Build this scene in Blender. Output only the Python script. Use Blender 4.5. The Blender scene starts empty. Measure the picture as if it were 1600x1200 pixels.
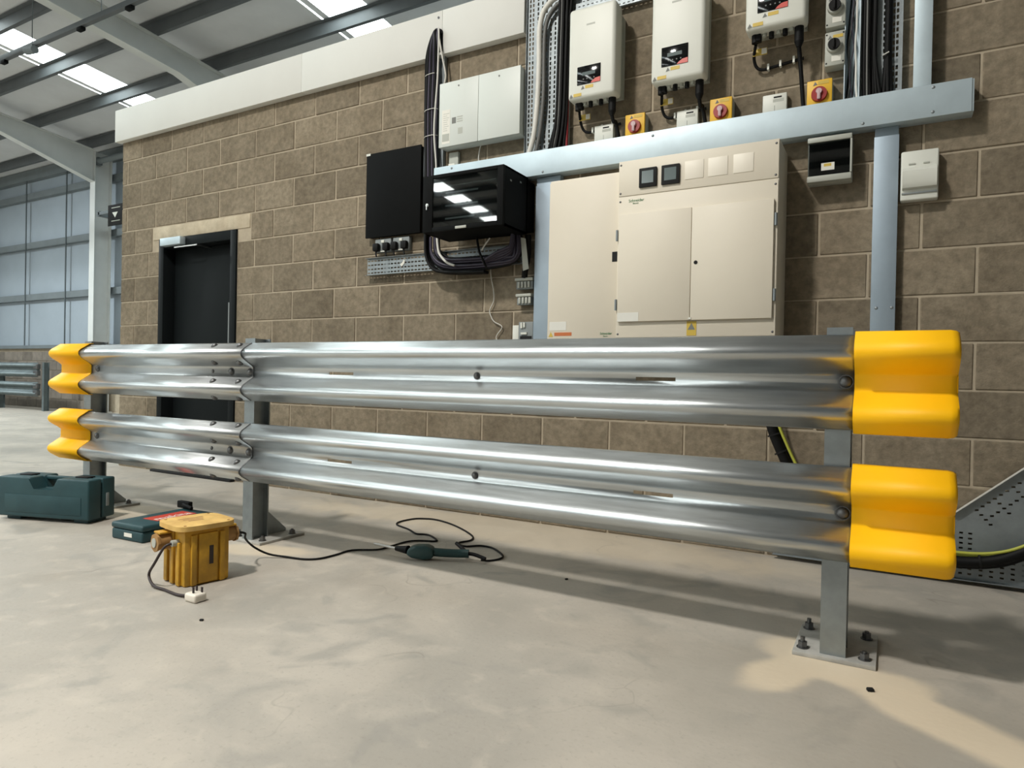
import bpy, bmesh, math, random
from mathutils import Vector, Matrix
from mathutils.geometry import tessellate_polygon
random.seed(7)
C = bpy.context.scene
COL = C.collection
PI = math.pi

# ---------------------------------------------------------------- camera
YAW, PITCH, ROLL = 0.5148364, -0.0077131, 0.0196178
fw = Vector((-math.sin(YAW)*math.cos(PITCH), math.cos(YAW)*math.cos(PITCH), math.sin(PITCH)))
r0 = Vector((math.cos(YAW), math.sin(YAW), 0)); u0 = r0.cross(fw)
rt = r0*math.cos(ROLL)+u0*math.sin(ROLL); up = u0*math.cos(ROLL)-r0*math.sin(ROLL)
cd = bpy.data.cameras.new('camera'); cam = bpy.data.objects.new('camera', cd); COL.objects.link(cam)
cd.sensor_fit = 'HORIZONTAL'; cd.sensor_width = 36; cd.lens = 1050.99/1600*36; cd.clip_end = 200; cd.clip_start = .05
M = Matrix.Identity(4)
for i in range(3): M[i][0] = rt[i]; M[i][1] = up[i]; M[i][2] = -fw[i]
M[0][3], M[1][3], M[2][3] = 0, -3.7893, .91343
cam.matrix_world = M
C.camera = cam

# ---------------------------------------------------------------- light, exposure
SKY_L = 10; FAR_L = 24   # radiance of translucent roof lights: near slope, and far slope raised for bounce
KEY_W = 385
w = bpy.data.worlds.new('world'); C.world = w; w.use_nodes = True
w.node_tree.nodes['Background'].inputs[0].default_value = (.75, .85, 1, 1)
w.node_tree.nodes['Background'].inputs[1].default_value = .3
C.view_settings.view_transform = 'Standard'; C.view_settings.look = 'None'
C.view_settings.exposure = 0.0; C.view_settings.gamma = 1; C.view_settings.use_curve_mapping = False
kd = bpy.data.lights.new('high_bay_lamp', 'AREA'); kd.shape = 'RECTANGLE'; kd.size = .5; kd.size_y = .5
kd.energy = KEY_W; kd.color = (1, .96, .90)
key = bpy.data.objects.new('high_bay_lamp', kd); COL.objects.link(key); key.location = (-2.7, -4.5, 5.9)
k2 = bpy.data.lights.new('far_floor_fill', 'AREA'); k2.shape = 'RECTANGLE'; k2.size = k2.size_y = .6; k2.energy = 560; k2.color = (.92, .98, 1)  # added fill light, no fitting there, brightens the far floor
far = bpy.data.objects.new('far_floor_fill', k2); COL.objects.link(far); far.location = (-16.5, -.5, 5.9)

# ---------------------------------------------------------------- helpers
ORG = {}
class G:
    def __init__(s): s.b = bmesh.new()
    def box(s, x0, x1, y0, y1, z0, z1, bev=0, seg=2):
        t = bmesh.new(); bmesh.ops.create_cube(t, size=1)
        for v in t.verts: v.co = Vector(((x0+x1)/2+v.co.x*(x1-x0), (y0+y1)/2+v.co.y*(y1-y0), (z0+z1)/2+v.co.z*(z1-z0)))
        if bev: bmesh.ops.bevel(t, geom=list(t.edges), offset=bev, segments=seg, profile=.5, affect='EDGES')
        return s.add(t)
    def add(s, t):
        m = bpy.data.meshes.new('tmp'); t.to_mesh(m); t.free(); s.b.from_mesh(m); bpy.data.meshes.remove(m); return s
    def cyl(s, p, q, r, r2=None, n=16, caps=True):
        p, q = Vector(p), Vector(q); d = q-p; r2 = r if r2 is None else r2
        t = bmesh.new(); bmesh.ops.create_cone(t, cap_ends=caps, segments=n, radius1=r, radius2=r2, depth=d.length)
        mt = Matrix.Translation((p+q)/2) @ d.to_track_quat('Z', 'Y').to_matrix().to_4x4()
        bmesh.ops.transform(t, matrix=mt, verts=t.verts); return s.add(t)
    def dome(s, p, nrm, r, h, n=12):
        t = bmesh.new(); bmesh.ops.create_uvsphere(t, u_segments=n, v_segments=8, radius=1)
        bmesh.ops.delete(t, geom=[v for v in t.verts if v.co.z < -1e-4], context='VERTS')
        mt = Matrix.Translation(Vector(p)) @ Vector(nrm).to_track_quat('Z', 'Y').to_matrix().to_4x4() @ Matrix.Diagonal((r, r, h, 1))
        bmesh.ops.transform(t, matrix=mt, verts=t.verts); return s.add(t)
    def tube(s, pts, r, n=8, sub=6, smooth=True):
        P = [Vector(p) for p in pts]
        if smooth and len(P) > 2:
            Q = []
            for i in range(len(P)-1):
                a = P[max(i-1, 0)]; b = P[i]; c = P[i+1]; d = P[min(i+2, len(P)-1)]
                for k in range(sub):
                    t = k/sub
                    Q.append(.5*((2*b)+(c-a)*t+(2*a-5*b+4*c-d)*t*t+(3*b-a-3*c+d)*t**3))
            Q.append(P[-1]); P = Q
        rings = []; N = None
        for i, p in enumerate(P):
            tg = (P[min(i+1, len(P)-1)]-P[max(i-1, 0)]).normalized()
            if N is None: N = tg.orthogonal().normalized()
            N = (N-tg*N.dot(tg)).normalized(); B = tg.cross(N)
            rings.append([s.b.verts.new(p+(N*math.cos(2*PI*k/n)+B*math.sin(2*PI*k/n))*r) for k in range(n)])
        for a, b in zip(rings, rings[1:]):
            for k in range(n): s.b.faces.new((a[k], a[(k+1) % n], b[(k+1) % n], b[k]))
        s.b.faces.new(rings[0][::-1]); s.b.faces.new(rings[-1]); return s
    def prism(s, pts, f, a, b):
        # pts: 2-D outline, f(u,v,w) -> 3-D, extruded w from a to b
        A = [s.b.verts.new(f(u, v, a)) for u, v in pts]; Bv = [s.b.verts.new(f(u, v, b)) for u, v in pts]
        n = len(pts)
        s.b.faces.new(A[::-1]); s.b.faces.new(Bv)
        for i in range(n): s.b.faces.new((A[i], A[(i+1) % n], Bv[(i+1) % n], Bv[i]))
        return s
    def quad(s, *p): s.b.faces.new([s.b.verts.new(q) for q in p]); return s

def link(name, me, parent=None):
    o = bpy.data.objects.new(name, me); COL.objects.link(o)
    if parent: o.parent = parent
    return o
def fix(me, ang=35):
    me.polygons.foreach_set('use_smooth', [True]*len(me.polygons)); me.set_sharp_from_angle(angle=math.radians(ang))
def obj(name, g, m, parent=None, ang=35, recalc=True):
    if recalc: bmesh.ops.recalc_face_normals(g.b, faces=g.b.faces)
    org = ORG.get(parent.name, Vector((0, 0, 0))) if parent else Vector((0, 0, 0))
    if org.length: bmesh.ops.translate(g.b, verts=g.b.verts, vec=-org)
    me = bpy.data.meshes.new(name); g.b.to_mesh(me); g.b.free(); fix(me, ang)
    me.materials.append(m); o = link(name, me, parent); ORG[o.name] = org; return o
def tag(o, label=None, cat=None, group=None, kind=None):
    for k, v in (('label', label), ('category', cat), ('group', group), ('kind', kind)):
        if v: o[k] = v
    return o
def thing(name, label, cat, loc=(0, 0, 0), group=None, rz=0, local=False):
    o = bpy.data.objects.new(name, None); COL.objects.link(o); o.location = loc; o.rotation_euler.z = rz
    o.empty_display_size = .1
    ORG[o.name] = Vector((0, 0, 0)) if local else Vector(loc)
    return tag(o, label, cat, group)
def dup(root, delta, label, group=None):
    def cp(o, par):
        c = o.copy(); COL.objects.link(c)
        if par: c.parent = par
        ORG[c.name] = ORG.get(o.name, Vector((0, 0, 0)))
        for ch in list(o.children): cp(ch, c)
        return c
    r = cp(root, None); r.location = Vector(root.location)+Vector(delta); r['label'] = label
    if group: r['group'] = group
    ORG[r.name] = Vector(r.location); return r

# ---------------------------------------------------------------- materials
def srgb(r, g, b):
    f = lambda v: (v/255/12.92) if v/255 <= .04045 else ((v/255+.055)/1.055)**2.4
    return (f(r), f(g), f(b))
def mat(name, col, rough=.5, metal=0., var=0., vs=6, col2=None, c2amt=.5, c2s=3, bump=0., bs=40, objvar=0., stretch=(1, 1, 1), rvar=0., coat=0., spec=.5, det=4):
    m = bpy.data.materials.new(name); m.use_nodes = True; nt = m.node_tree; N, L = nt.nodes, nt.links
    p = N['Principled BSDF']; p.inputs['Roughness'].default_value = rough; p.inputs['Metallic'].default_value = metal
    p.inputs['Base Color'].default_value = (*col, 1); p.inputs['Specular IOR Level'].default_value = spec
    if coat: p.inputs['Coat Weight'].default_value = coat
    if not (var or col2 or bump or objvar or rvar): return m
    tc = N.new('ShaderNodeTexCoord'); oi = N.new('ShaderNodeObjectInfo')
    sc = N.new('ShaderNodeVectorMath'); sc.operation = 'MULTIPLY'; sc.inputs[1].default_value = stretch
    L.new(tc.outputs['Object'], sc.inputs[0])
    ad = N.new('ShaderNodeVectorMath'); ad.operation = 'MULTIPLY_ADD'; ad.inputs[1].default_value = (37, 53, 71)
    L.new(oi.outputs['Random'], ad.inputs[0]); L.new(sc.outputs[0], ad.inputs[2]); V = ad.outputs[0]
    def noise(s, d=det):
        n = N.new('ShaderNodeTexNoise'); n.inputs['Scale'].default_value = s; n.inputs['Detail'].default_value = d; n.inputs['Roughness'].default_value = .6
        L.new(V, n.inputs['Vector']); return n.outputs['Fac']
    def mr(f, a, b, lo=.3, hi=.7):
        q = N.new('ShaderNodeMapRange'); q.inputs[1].default_value = lo; q.inputs[2].default_value = hi; q.inputs[3].default_value = a; q.inputs[4].default_value = b
        L.new(f, q.inputs[0]); return q.outputs[0]
    cur = None
    if col2:
        mx = N.new('ShaderNodeMix'); mx.data_type = 'RGBA'; mx.inputs[6].default_value = (*col, 1); mx.inputs[7].default_value = (*col2, 1)
        L.new(mr(noise(c2s), 0, 1, .5-.25*(1-c2amt)-.1*c2amt+.0, .5+.3*(1-c2amt)+.1), mx.inputs[0]); cur = mx.outputs[2]
    def mul(fac):
        nonlocal cur
        k = N.new('ShaderNodeVectorMath'); k.operation = 'SCALE'
        if cur: L.new(cur, k.inputs[0])
        else: k.inputs[0].default_value = col
        L.new(fac, k.inputs['Scale']); cur = k.outputs[0]
    if var: mul(mr(noise(vs), 1-var, 1+var))
    if objvar: mul(mr(oi.outputs['Random'], 1-objvar, 1+objvar, 0, 1))
    if cur: L.new(cur, p.inputs['Base Color'])
    if rvar: L.new(mr(noise(vs*1.7), rough-rvar, rough+rvar), p.inputs['Roughness'])
    if bump:
        bn = N.new('ShaderNodeBump'); bn.inputs['Strength'].default_value = bump; bn.inputs['Distance'].default_value = .004
        L.new(noise(bs, 6), bn.inputs['Height']); L.new(bn.outputs[0], p.inputs['Normal'])
    return m
def emit(name, col, s):
    m = bpy.data.materials.new(name); m.use_nodes = True; nt = m.node_tree; nt.nodes.clear()
    e = nt.nodes.new('ShaderNodeEmission'); e.inputs[0].default_value = (*col, 1); e.inputs[1].default_value = s
    o = nt.nodes.new('ShaderNodeOutputMaterial'); nt.links.new(e.outputs[0], o.inputs[0]); return m
def glass(name, col):
    m = mat(name, col, .02); p = m.node_tree.nodes['Principled BSDF']; p.inputs['Transmission Weight'].default_value = 1; p.inputs['IOR'].default_value = 1.5; return m

m_block = mat('concrete_block', srgb(136, 125, 107), .95, 0, .24, 26, srgb(116, 105, 88), .5, 4, 1.0, 60, .17, spec=.2, det=7)
m_blockfar = mat('far_block', srgb(120, 112, 102), .95, 0, .2, 6, None, .5, 4, .6, 40, .2)
m_mortar = mat('mortar', srgb(174, 161, 140), .95, 0, .1, 12, None, bump=.5, bs=80)
m_lintel = mat('lintel_concrete', srgb(196, 184, 160), .95, 0, .1, 8, srgb(170, 155, 132), .4, 10, .5, 50)
m_white = mat('white_board', srgb(214, 214, 208), .7, 0, .02, 3)
m_galv = mat('galvanised', (.28, .31, .32), .5, .6, .10, 14, None, bump=.05, bs=120, rvar=.06)
m_rail = mat('rail_zinc', (.60, .63, .64), .34, .92, .09, 9, (.50, .53, .54), .5, 2.5, .012, 40, .02, (.35, 3, 3), .05)
m_post = mat('post_zinc', (.32, .35, .36), .45, 1, .18, 8, (.30, .33, .34), .5, 4, .08, 60, .04)
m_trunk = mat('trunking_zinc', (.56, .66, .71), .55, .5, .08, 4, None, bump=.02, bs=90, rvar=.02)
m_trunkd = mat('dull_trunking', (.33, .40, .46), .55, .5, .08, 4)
m_yellow = mat('yellow_plastic', srgb(248, 186, 8), .5, 0, .03, 5, None, bump=.02, bs=60, spec=.3)
m_plate = mat('dusty_zinc', (.42, .41, .38), .65, .3, .2, 14)
m_isol = mat('isolator_yellow', srgb(232, 184, 52), .5)
m_bolt = mat('bolt_steel', (.16, .16, .16), .5, 1, .2, 30)
m_dark = mat('black_powder_coat', srgb(17, 18, 18), .6, 0, .05, 20, spec=.06)
m_black = mat('black_rubber', srgb(15, 15, 15), .6, spec=.2)
m_void = mat('dark_opening', srgb(8, 8, 8), .8)
m_door = mat('door_paint', srgb(24, 28, 29), .55, 0, .04, 5, spec=.08)
m_cream = mat('cream_enamel', srgb(221, 212, 194), .5, 0, .015, 4)
m_cream2 = mat('pale_cream', srgb(236, 228, 212), .5)
m_wplas = mat('white_plastic', srgb(218, 219, 209), .45, 0, .01, 5)
m_wcab = mat('white_enamel', srgb(208, 213, 207), .45)
m_gplas = mat('grey_plastic', srgb(176, 178, 168), .5)
m_grey = mat('mid_grey_plastic', srgb(128, 134, 134), .5)
m_lcd = mat('lcd_glass', srgb(92, 104, 104), .15)
m_disp = mat('display_gloss', srgb(14, 15, 16), .08)
m_red = mat('red_plastic', srgb(150, 26, 22), .4)
m_redp = mat('red_print', srgb(200, 70, 55), .4)
m_stick = mat('yellow_sticker', srgb(205, 175, 70), .5)
m_paper = mat('white_label', srgb(226, 224, 214), .6)
m_ink = mat('grey_ink', srgb(120, 122, 118), .7)
m_kink = mat('black_ink', srgb(30, 30, 28), .7)
m_green = mat('green_ink', srgb(40, 120, 70), .6)
m_orange = mat('orange_print', srgb(196, 110, 60), .6)
m_purple = mat('purple_cable', srgb(52, 46, 62), .5)
m_wcable = mat('white_cable', srgb(214, 212, 204), .5)
m_gcable = mat('grey_cable', srgb(98, 98, 95), .5)
m_rcable = mat('red_cable', srgb(150, 40, 45), .5)
m_gy = mat('green_yellow_cable', srgb(178, 180, 70), .5, 0, 0)
m_brown = mat('brown_cable', srgb(48, 36, 36), .55)
m_case = mat('green_case', srgb(20, 58, 64), .55, 0, .1, 10, srgb(34, 68, 72), .3, 8, .08, 120)
m_tool = mat('green_tool', srgb(36, 66, 66), .45, 0, .15, 20)
m_steel = mat('bright_steel', (.6, .6, .58), .3, 1)
m_trans = mat('dirty_yellow', srgb(208, 158, 38), .55, 0, .12, 16, srgb(152, 112, 36), .35, 9, .12, 60)
m_translid = mat('dusty_yellow', srgb(222, 184, 108), .7, 0, .1, 14, srgb(182, 140, 72), .35, 9, .1, 60)
m_dust = mat('dusty_brown', srgb(160, 122, 72), .7, 0, .15, 20)
m_plug = mat('cream_plug', srgb(226, 218, 204), .5)
m_steelpaint = mat('frame_paint', srgb(200, 203, 201), .55, 0, .06, 2)
m_purlin = mat('purlin_zinc', (.09, .10, .105), .6, 0, .1, 3)
m_roof = mat('roof_liner', srgb(198, 200, 202), .6, 0, .05, 2)
m_clad = mat('wall_liner', srgb(152, 163, 172), .55, 0, .05, 1.5)
m_girt = mat('girt_zinc', (.15, .175, .185), .6, 0, .1, 3)
m_darkrail = mat('dark_grey_rail', (.13, .16, .165), .5, .4, .2, 6)  # plain grey steel in a darker tone than the near rail
m_sag = mat('sag_bar_steel', (.06, .075, .08), .6)
m_sky = emit('roof_light', (.88, 1.0, 1.0), SKY_L); m_farsky = emit('far_roof_light', (.96, 1.0, .97), FAR_L)
m_smoke = glass('smoked_glass', (.30, .33, .33))
m_glass = glass('cabinet_glass', (.45, .50, .50))

# floor: power-floated concrete, dusty, with drilling dust round the posts
def floor_mat():
    m = bpy.data.materials.new('concrete_floor'); m.use_nodes = True; nt = m.node_tree; N, L = nt.nodes, nt.links
    p = N['Principled BSDF']; tc = N.new('ShaderNodeTexCoord'); V = tc.outputs['Object']
    def noise(s, d=5, dist=0, vec=V):
        n = N.new('ShaderNodeTexNoise'); n.inputs['Scale'].default_value = s; n.inputs['Detail'].default_value = d; n.inputs['Distortion'].default_value = dist
        L.new(vec, n.inputs['Vector']); return n.outputs['Fac']
    def mr(f, a, b, lo, hi):
        q = N.new('ShaderNodeMapRange'); q.interpolation_type = 'SMOOTHSTEP'
        q.inputs[1].default_value = lo; q.inputs[2].default_value = hi; q.inputs[3].default_value = a; q.inputs[4].default_value = b
        L.new(f, q.inputs[0]); return q.outputs[0]
    def mix(f, a, b):
        k = N.new('ShaderNodeMix'); k.data_type = 'RGBA'
        if isinstance(f, float): k.inputs[0].default_value = f
        else: L.new(f, k.inputs[0])
        for i, v in ((6, a), (7, b)):
            if isinstance(v, tuple): k.inputs[i].default_value = (*v, 1)
            else: L.new(v, k.inputs[i])
        return k.outputs[2]
    def math_(op, a, b):
        k = N.new('ShaderNodeMath'); k.operation = op
        for i, v in ((0, a), (1, b)):
            if isinstance(v, (int, float)): k.inputs[i].default_value = v
            else: L.new(v, k.inputs[i])
        return k.outputs[0]
    base = mix(mr(noise(1.1, 5, .6), 0, 1, .35, .68), srgb(184, 176, 164), srgb(164, 158, 148))
    base = mix(mr(noise(3.2, 6, 1.2), 0, .7, .52, .72), base, srgb(152, 148, 140))
    base = mix(mr(noise(9, 6, .4), 0, .45, .5, .75), base, srgb(196, 187, 173))
    base = mix(mr(noise(70, 3), 0, .3, .55, .75), base, srgb(138, 131, 120))
    def blob(cx, cy, rx, ry, soft, rot=0):
        mp = N.new('ShaderNodeMapping'); mp.vector_type = 'TEXTURE'; mp.inputs['Location'].default_value = (cx, cy, 0); mp.inputs['Scale'].default_value = (rx, ry, 1); mp.inputs['Rotation'].default_value = (0, 0, rot)
        L.new(V, mp.inputs['Vector']); ln = N.new('ShaderNodeVectorMath'); ln.operation = 'LENGTH'; L.new(mp.outputs[0], ln.inputs[0])
        d = math_('ADD', ln.outputs['Value'], math_('MULTIPLY', math_('SUBTRACT', noise(3.5, 5, .8), .5), 1.1))
        return mr(d, 1, 0, 1-soft, 1+soft)
    base = mix(math_('MULTIPLY', blob(.0, -1.75, .75, .45, .35, -.3), .55), base, srgb(156, 150, 139))
    for cx, cy, rx, ry, k, rot in ((.16, -1.63, .42, .10, .95, -.62), (-.06, -1.42, .18, .10, .95, 0), (-.27, -1.48, .20, .09, .95, 1.1), (-.25, -1.30, .12, .12, .8, 0), (-2.85, -1.40, .30, .10, .75, .3), (-4.4, -1.2, .5, .2, .6, 0), (-2.0, -.25, 1.6, .3, .6, 0)):
        base = mix(math_('MULTIPLY', blob(cx, cy, rx, ry, .3, rot), k), base, srgb(214, 199, 175))
    vo = N.new('ShaderNodeTexVoronoi'); vo.feature = 'DISTANCE_TO_EDGE'; vo.inputs['Scale'].default_value = 1.3
    wv = N.new('ShaderNodeVectorMath'); wv.operation = 'ADD'; nz = N.new('ShaderNodeTexNoise'); nz.inputs['Scale'].default_value = 2.5; L.new(V, nz.inputs['Vector'])
    L.new(V, wv.inputs[0]); L.new(nz.outputs['Color'], wv.inputs[1]); L.new(wv.outputs[0], vo.inputs['Vector'])
    crack = math_('MULTIPLY', mr(vo.outputs['Distance'], 1, 0, .0, .012), mr(noise(1.7, 3), 0, .45, .52, .66))
    base = mix(crack, base, srgb(120, 113, 104))
    L.new(base, p.inputs['Base Color']); p.inputs['Roughness'].default_value = .75
    L.new(mr(noise(2.2, 4, .5), .42, .7, .35, .65), p.inputs['Roughness'])
    bn = N.new('ShaderNodeBump'); bn.inputs['Strength'].default_value = .25; bn.inputs['Distance'].default_value = .003
    L.new(noise(45, 6), bn.inputs['Height']); L.new(bn.outputs[0], p.inputs['Normal'])
    return m
m_floor = floor_mat()

# ================================================================ SETTING
YW = 4.75            # inner face of the outer wall
RIDGE = -9.26; YF = -23.3
def zr(y): return 5.89+.0975*(4-y) if y > RIDGE else 5.89+.0975*(4-RIDGE)-.0975*(RIDGE-y)   # roof liner height
XA, XB = -33., 9.
tag(obj('floor', G().box(XA, XB, YF-.2, YW+.4, -.2, 0), m_floor), kind='structure')

# ---- block wall of the plant room
DX0, DX1, DZ = -5.89, -4.83, 2.13
WX0, WX1 = -6.5, 1.35
g = G(); g.box(WX0+.004, DX0, .005, .13, 0, 3.15); g.box(DX1, WX1, .005, .13, 0, 3.15); g.box(DX0, DX1, .005, .13, DZ, 3.15); g.box(-2.072, WX1, .005, .13, 3.15, 3.372)
wall = tag(obj('wall_front', g, m_mortar), kind='structure')
BM = {}
def block_mesh(lx, lz, ly=.1, v=0):
    k = (round(lx, 3), round(lz, 3), v)
    if k not in BM:
        g = G(); g.box(0, lx, 0, ly, 0, lz, .004, 1)
        rr = random.Random(hash(k) & 1023)
        for q in g.b.verts:
            q.co.x += rr.uniform(-.0015, .0015); q.co.z += rr.uniform(-.0015, .0015); q.co.y += rr.uniform(-.001, .001)
        me = bpy.data.meshes.new('concrete_block'); g.b.to_mesh(me); g.b.free(); me.materials.append(m_block); BM[k] = me
    return BM[k]
def put_block(x0, x1, z0, z1):
    if x1-x0 < .03: return
    o = link('concrete_block', block_mesh(x1-x0, z1-z0, v=random.randint(0, 2)), wall)
    o.location = (x0, random.uniform(-.002, .0015), z0)
for k in range(15):
    z0, z1 = k*.225+.005, (k+1)*.225-.005
    ph = .3295+(.225 if k % 2 else 0)
    js = [ph+.45*n for n in range(-17, 5)]
    js = [j for j in js if WX0+.06 < j < WX1-.05]
    if k < 9: js = [j for j in js if j > DX1+.1]
    if k == 9: js = [j for j in js if j > -4.62]
    edges = [WX0]+js+[WX1]
    if k < 9:
        a = -6.28 if k % 2 else -6.07
        edges = [(WX0, a), (a, DX0)]+[(DX1, js[0])]+[(js[i], js[i+1]) for i in range(len(js)-1)]+[(js[-1], WX1)]
        spans = edges
    elif k == 9:
        spans = [(WX0, -6.28), (-6.28, -6.01), (-4.665, js[0])]+[(js[i], js[i+1]) for i in range(len(js)-1)]+[(js[-1], WX1)]
    else:
        spans = [(edges[i], edges[i+1]) for i in range(len(edges)-1)]
        if k == 14: spans = [(max(a, -2.07), b) for a, b in spans if b > -2.0]      # right of the fascia the blocks run on up
    for i, (a, b) in enumerate(spans):
        put_block(a+(0 if a == WX0 else .005), b-(0 if b == DX0 else .005), z0, z1)
obj('lintel', G().box(-6.0, -4.675, -.002, .1, 2.13, 2.245, .004), m_lintel, wall)
# room behind: return wall and flat roof
tag(obj('wall_left', G().box(WX0+.005, WX0+.14, .13, YW, 0, 3.3), m_mortar), kind='structure')
tag(obj('wall_right', G().box(WX1-.14, WX1, .13, YW, 0, 3.3), m_mortar), kind='structure')
tag(obj('trim_2', G().box(WX0, WX1, .135, YW, 3.31, 3.38), m_white), kind='structure')
# white fascia boards
fas = bpy.data.objects.new('trim_1', None); COL.objects.link(fas); fas['kind'] = 'structure'
xs = [-6.53, -4.037, -2.706, -2.072]
for a, b in zip(xs, xs[1:]):
    obj('fascia_board', G().box(a+.0008, b-.0008, -.062, -.004, 3.103, 3.402, .0015), m_white, fas)
hole_g = G(); hole_g.cyl((-2.733, -.064, 3.245), (-2.733, -.0625, 3.245), .036, n=20); hole_g.box(-2.769, -2.697, -.064, -.0625, 3.12, 3.245)
obj('cable_slot', hole_g, m_void, fas)
obj('screw', G().cyl((-2.737, -.066, 3.358), (-2.737, -.062, 3.358), .008, n=10), m_bolt, fas)

# ---- door
dr = bpy.data.objects.new('door_1', None); COL.objects.link(dr); dr['kind'] = 'structure'
g = G(); g.box(DX0, DX0+.07, -.014, .13, 0, DZ-.005, .002); g.box(DX1-.07, DX1, -.014, .13, 0, DZ-.005, .002); g.box(DX0+.07, DX1-.07, -.014, .13, DZ-.085, DZ-.005, .002)
obj('door_frame', g, m_door, dr)
obj('door_leaf', G().box(DX0+.073, DX1-.073, .10, .145, .01, DZ-.088, .002), m_door, dr)
g = G(); g.cyl((-4.965, .04, .95), (-4.965, .04, 1.52), .012)
for z in (1.0, 1.47): g.cyl((-4.965, .04, z), (-4.965, .1, z), .009)
obj('pull_handle', g, m_grey, dr)
cl = obj('door_closer', G().box(-5.79, -5.50, -.07, -.015, 2.05, 2.118, .004), m_trunk, dr)
obj('closer_arm', G().box(-5.62, -5.30, -.045, -.03, 2.025, 2.035).box(-5.32, -5.30, -.03, .1, 2.025, 2.035), m_steel, cl)
obj('threshold', G().box(DX0-.03, DX1+.02, -.05, -.005, .0, .022, .003), m_void, dr)

# ---- outer wall: dado blocks, liner sheet, girts, columns
outer = tag(obj('wall_outer', G().box(XA, XB, YW+.115, YW+.25, 1.49, 6.2), m_clad), kind='structure')
obj('dado_core', G().box(XA, XB, YW+.01, YW+.2, 0, 1.45), m_mortar, outer)
fm = G(); fm.box(0, .44, 0, .1, 0, .215, .004, 1); fme = bpy.data.meshes.new('concrete_block'); fm.b.to_mesh(fme); fm.b.free(); fme.materials.append(m_blockfar)
for k in range(6):
    for n in range(16):
        o = link('concrete_block', fme, outer); o.location = (-22.6+n*.45+(.225 if k % 2 else 0), YW-.003+random.uniform(-.002, .002), .005+k*.225)
obj('sill_flashing', G().box(XA, XB, YW-.07, YW+.2, 1.42, 1.50), m_girt, outer)
for z in (2.68, 3.95, 5.16):
    g = G(); g.box(XA, XB, YW+.0, YW+.11, z-.075, z+.075)
    obj('girt', g, m_girt, outer)
obj('eaves_beam', G().box(XA, XB, YW-.02, YW+.18, 5.55, 5.80), m_girt, outer)
for n in range(-6, 12):
    X = -15.05+n*1.82
    if X > XB or n % 3 == 0 or X > -6.6: continue
    obj('sag_bar', G().box(X-.022, X+.022, YW-.012, YW-.001, 1.5, 5.55), m_sag, outer)
FR = [-25.95, -20.5, -15.05, -9.6, -4.15, 1.3, 6.75]
def ibeam_pts(d, b, tf, tw):
    return [(-b/2, 0), (b/2, 0), (b/2, tf), (tw/2, tf), (tw/2, d-tf), (b/2, d-tf), (b/2, d), (-b/2, d), (-b/2, d-tf), (-tw/2, d-tf), (-tw/2, tf), (-b/2, tf)]
for X in FR:
    if X < -9 or X > 1.2:
        g = G(); g.prism(ibeam_pts(.36, .19, .016, .014), lambda u, v, w_: (X+u, 4.34+v, w_), 0, 5.62); g.box(X-.16, X+.16, 4.28, 4.74, 0, .02)
        col = obj('portal_column', g, m_steelpaint, outer)
        obj('base_bolt', G().cyl((X-.12, 4.31, .02), (X-.12, 4.31, .05), .015, n=6).cyl((X+.12, 4.31, .02), (X+.12, 4.31, .05), .015, n=6), m_bolt, col)
# ---- other walls of the hall, out of the picture but closing the space
tag(obj('wall_back', G().box(XA, XB, YF-.25, YF-.05, 0, 6.3), m_clad), kind='structure')
tag(obj('wall_end', G().box(XA-.2, XA, YF-.05, YW+.2, 0, 7.6), m_clad), kind='structure')
tag(obj('wall_gable', G().box(XB, XB+.2, YF-.05, YW+.2, 0, 7.6), m_clad), kind='structure')

# ---- roof: liner, rafters, purlins, roof lights
SL = [-28.6, -23.2, -17.7, -12.22, -6.68]
FAR_ONLY = (); SW = .345       # these bays have roof lights on the far slope only
g = G(); edges = [XA]
for s in SL: edges += [s-SW-.002, s+SW+.002]
edges.append(XB)
g.quad((-17.7-SW-.003, YW+.3, zr(YW+.3)), (-17.7+SW+.003, YW+.3, zr(YW+.3)), (-17.7+SW+.003, 1.0, zr(1.0)), (-17.7-SW-.003, 1.0, zr(1.0)))
for a, b in zip(edges[::2], edges[1::2]):
    for y0, y1 in ((YW+.3, RIDGE), (RIDGE, YF-.1)):
        g.quad((a, y0, zr(y0)), (b, y0, zr(y0)), (b, y1, zr(y1)), (a, y1, zr(y1)))
        g.quad((a, y0, zr(y0)+.08), (b, y0, zr(y0)+.08), (b, y1, zr(y1)+.08), (a, y1, zr(y1)+.08))
for s in SL:
    for y0, y1 in ((YW+.3, RIDGE), (RIDGE, YF-.1)):
        g.quad((s-SW-.003, y0, zr(y0)+.09), (s+SW+.003, y0, zr(y0)+.09), (s+SW+.003, y1, zr(y1)+.09), (s-SW-.003, y1, zr(y1)+.09))
ceil = tag(obj('ceiling', g, m_roof, recalc=False), kind='structure')
PY = [4.25-1.02*k for k in range(28)]
for y in PY:
    if y < YF+.3: break
    z = zr(y)-.012; s = .0975 if y > RIDGE else -.0975
    g = G()
    g.box(XA, XB, y-.0015, y+.0015, z-.18, z); g.box(XA, XB, y, y+.06, z-.18, z-.176); g.box(XA, XB, y-.06, y, z-.004, z)
    obj('purlin', g, m_purlin, ceil)
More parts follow.
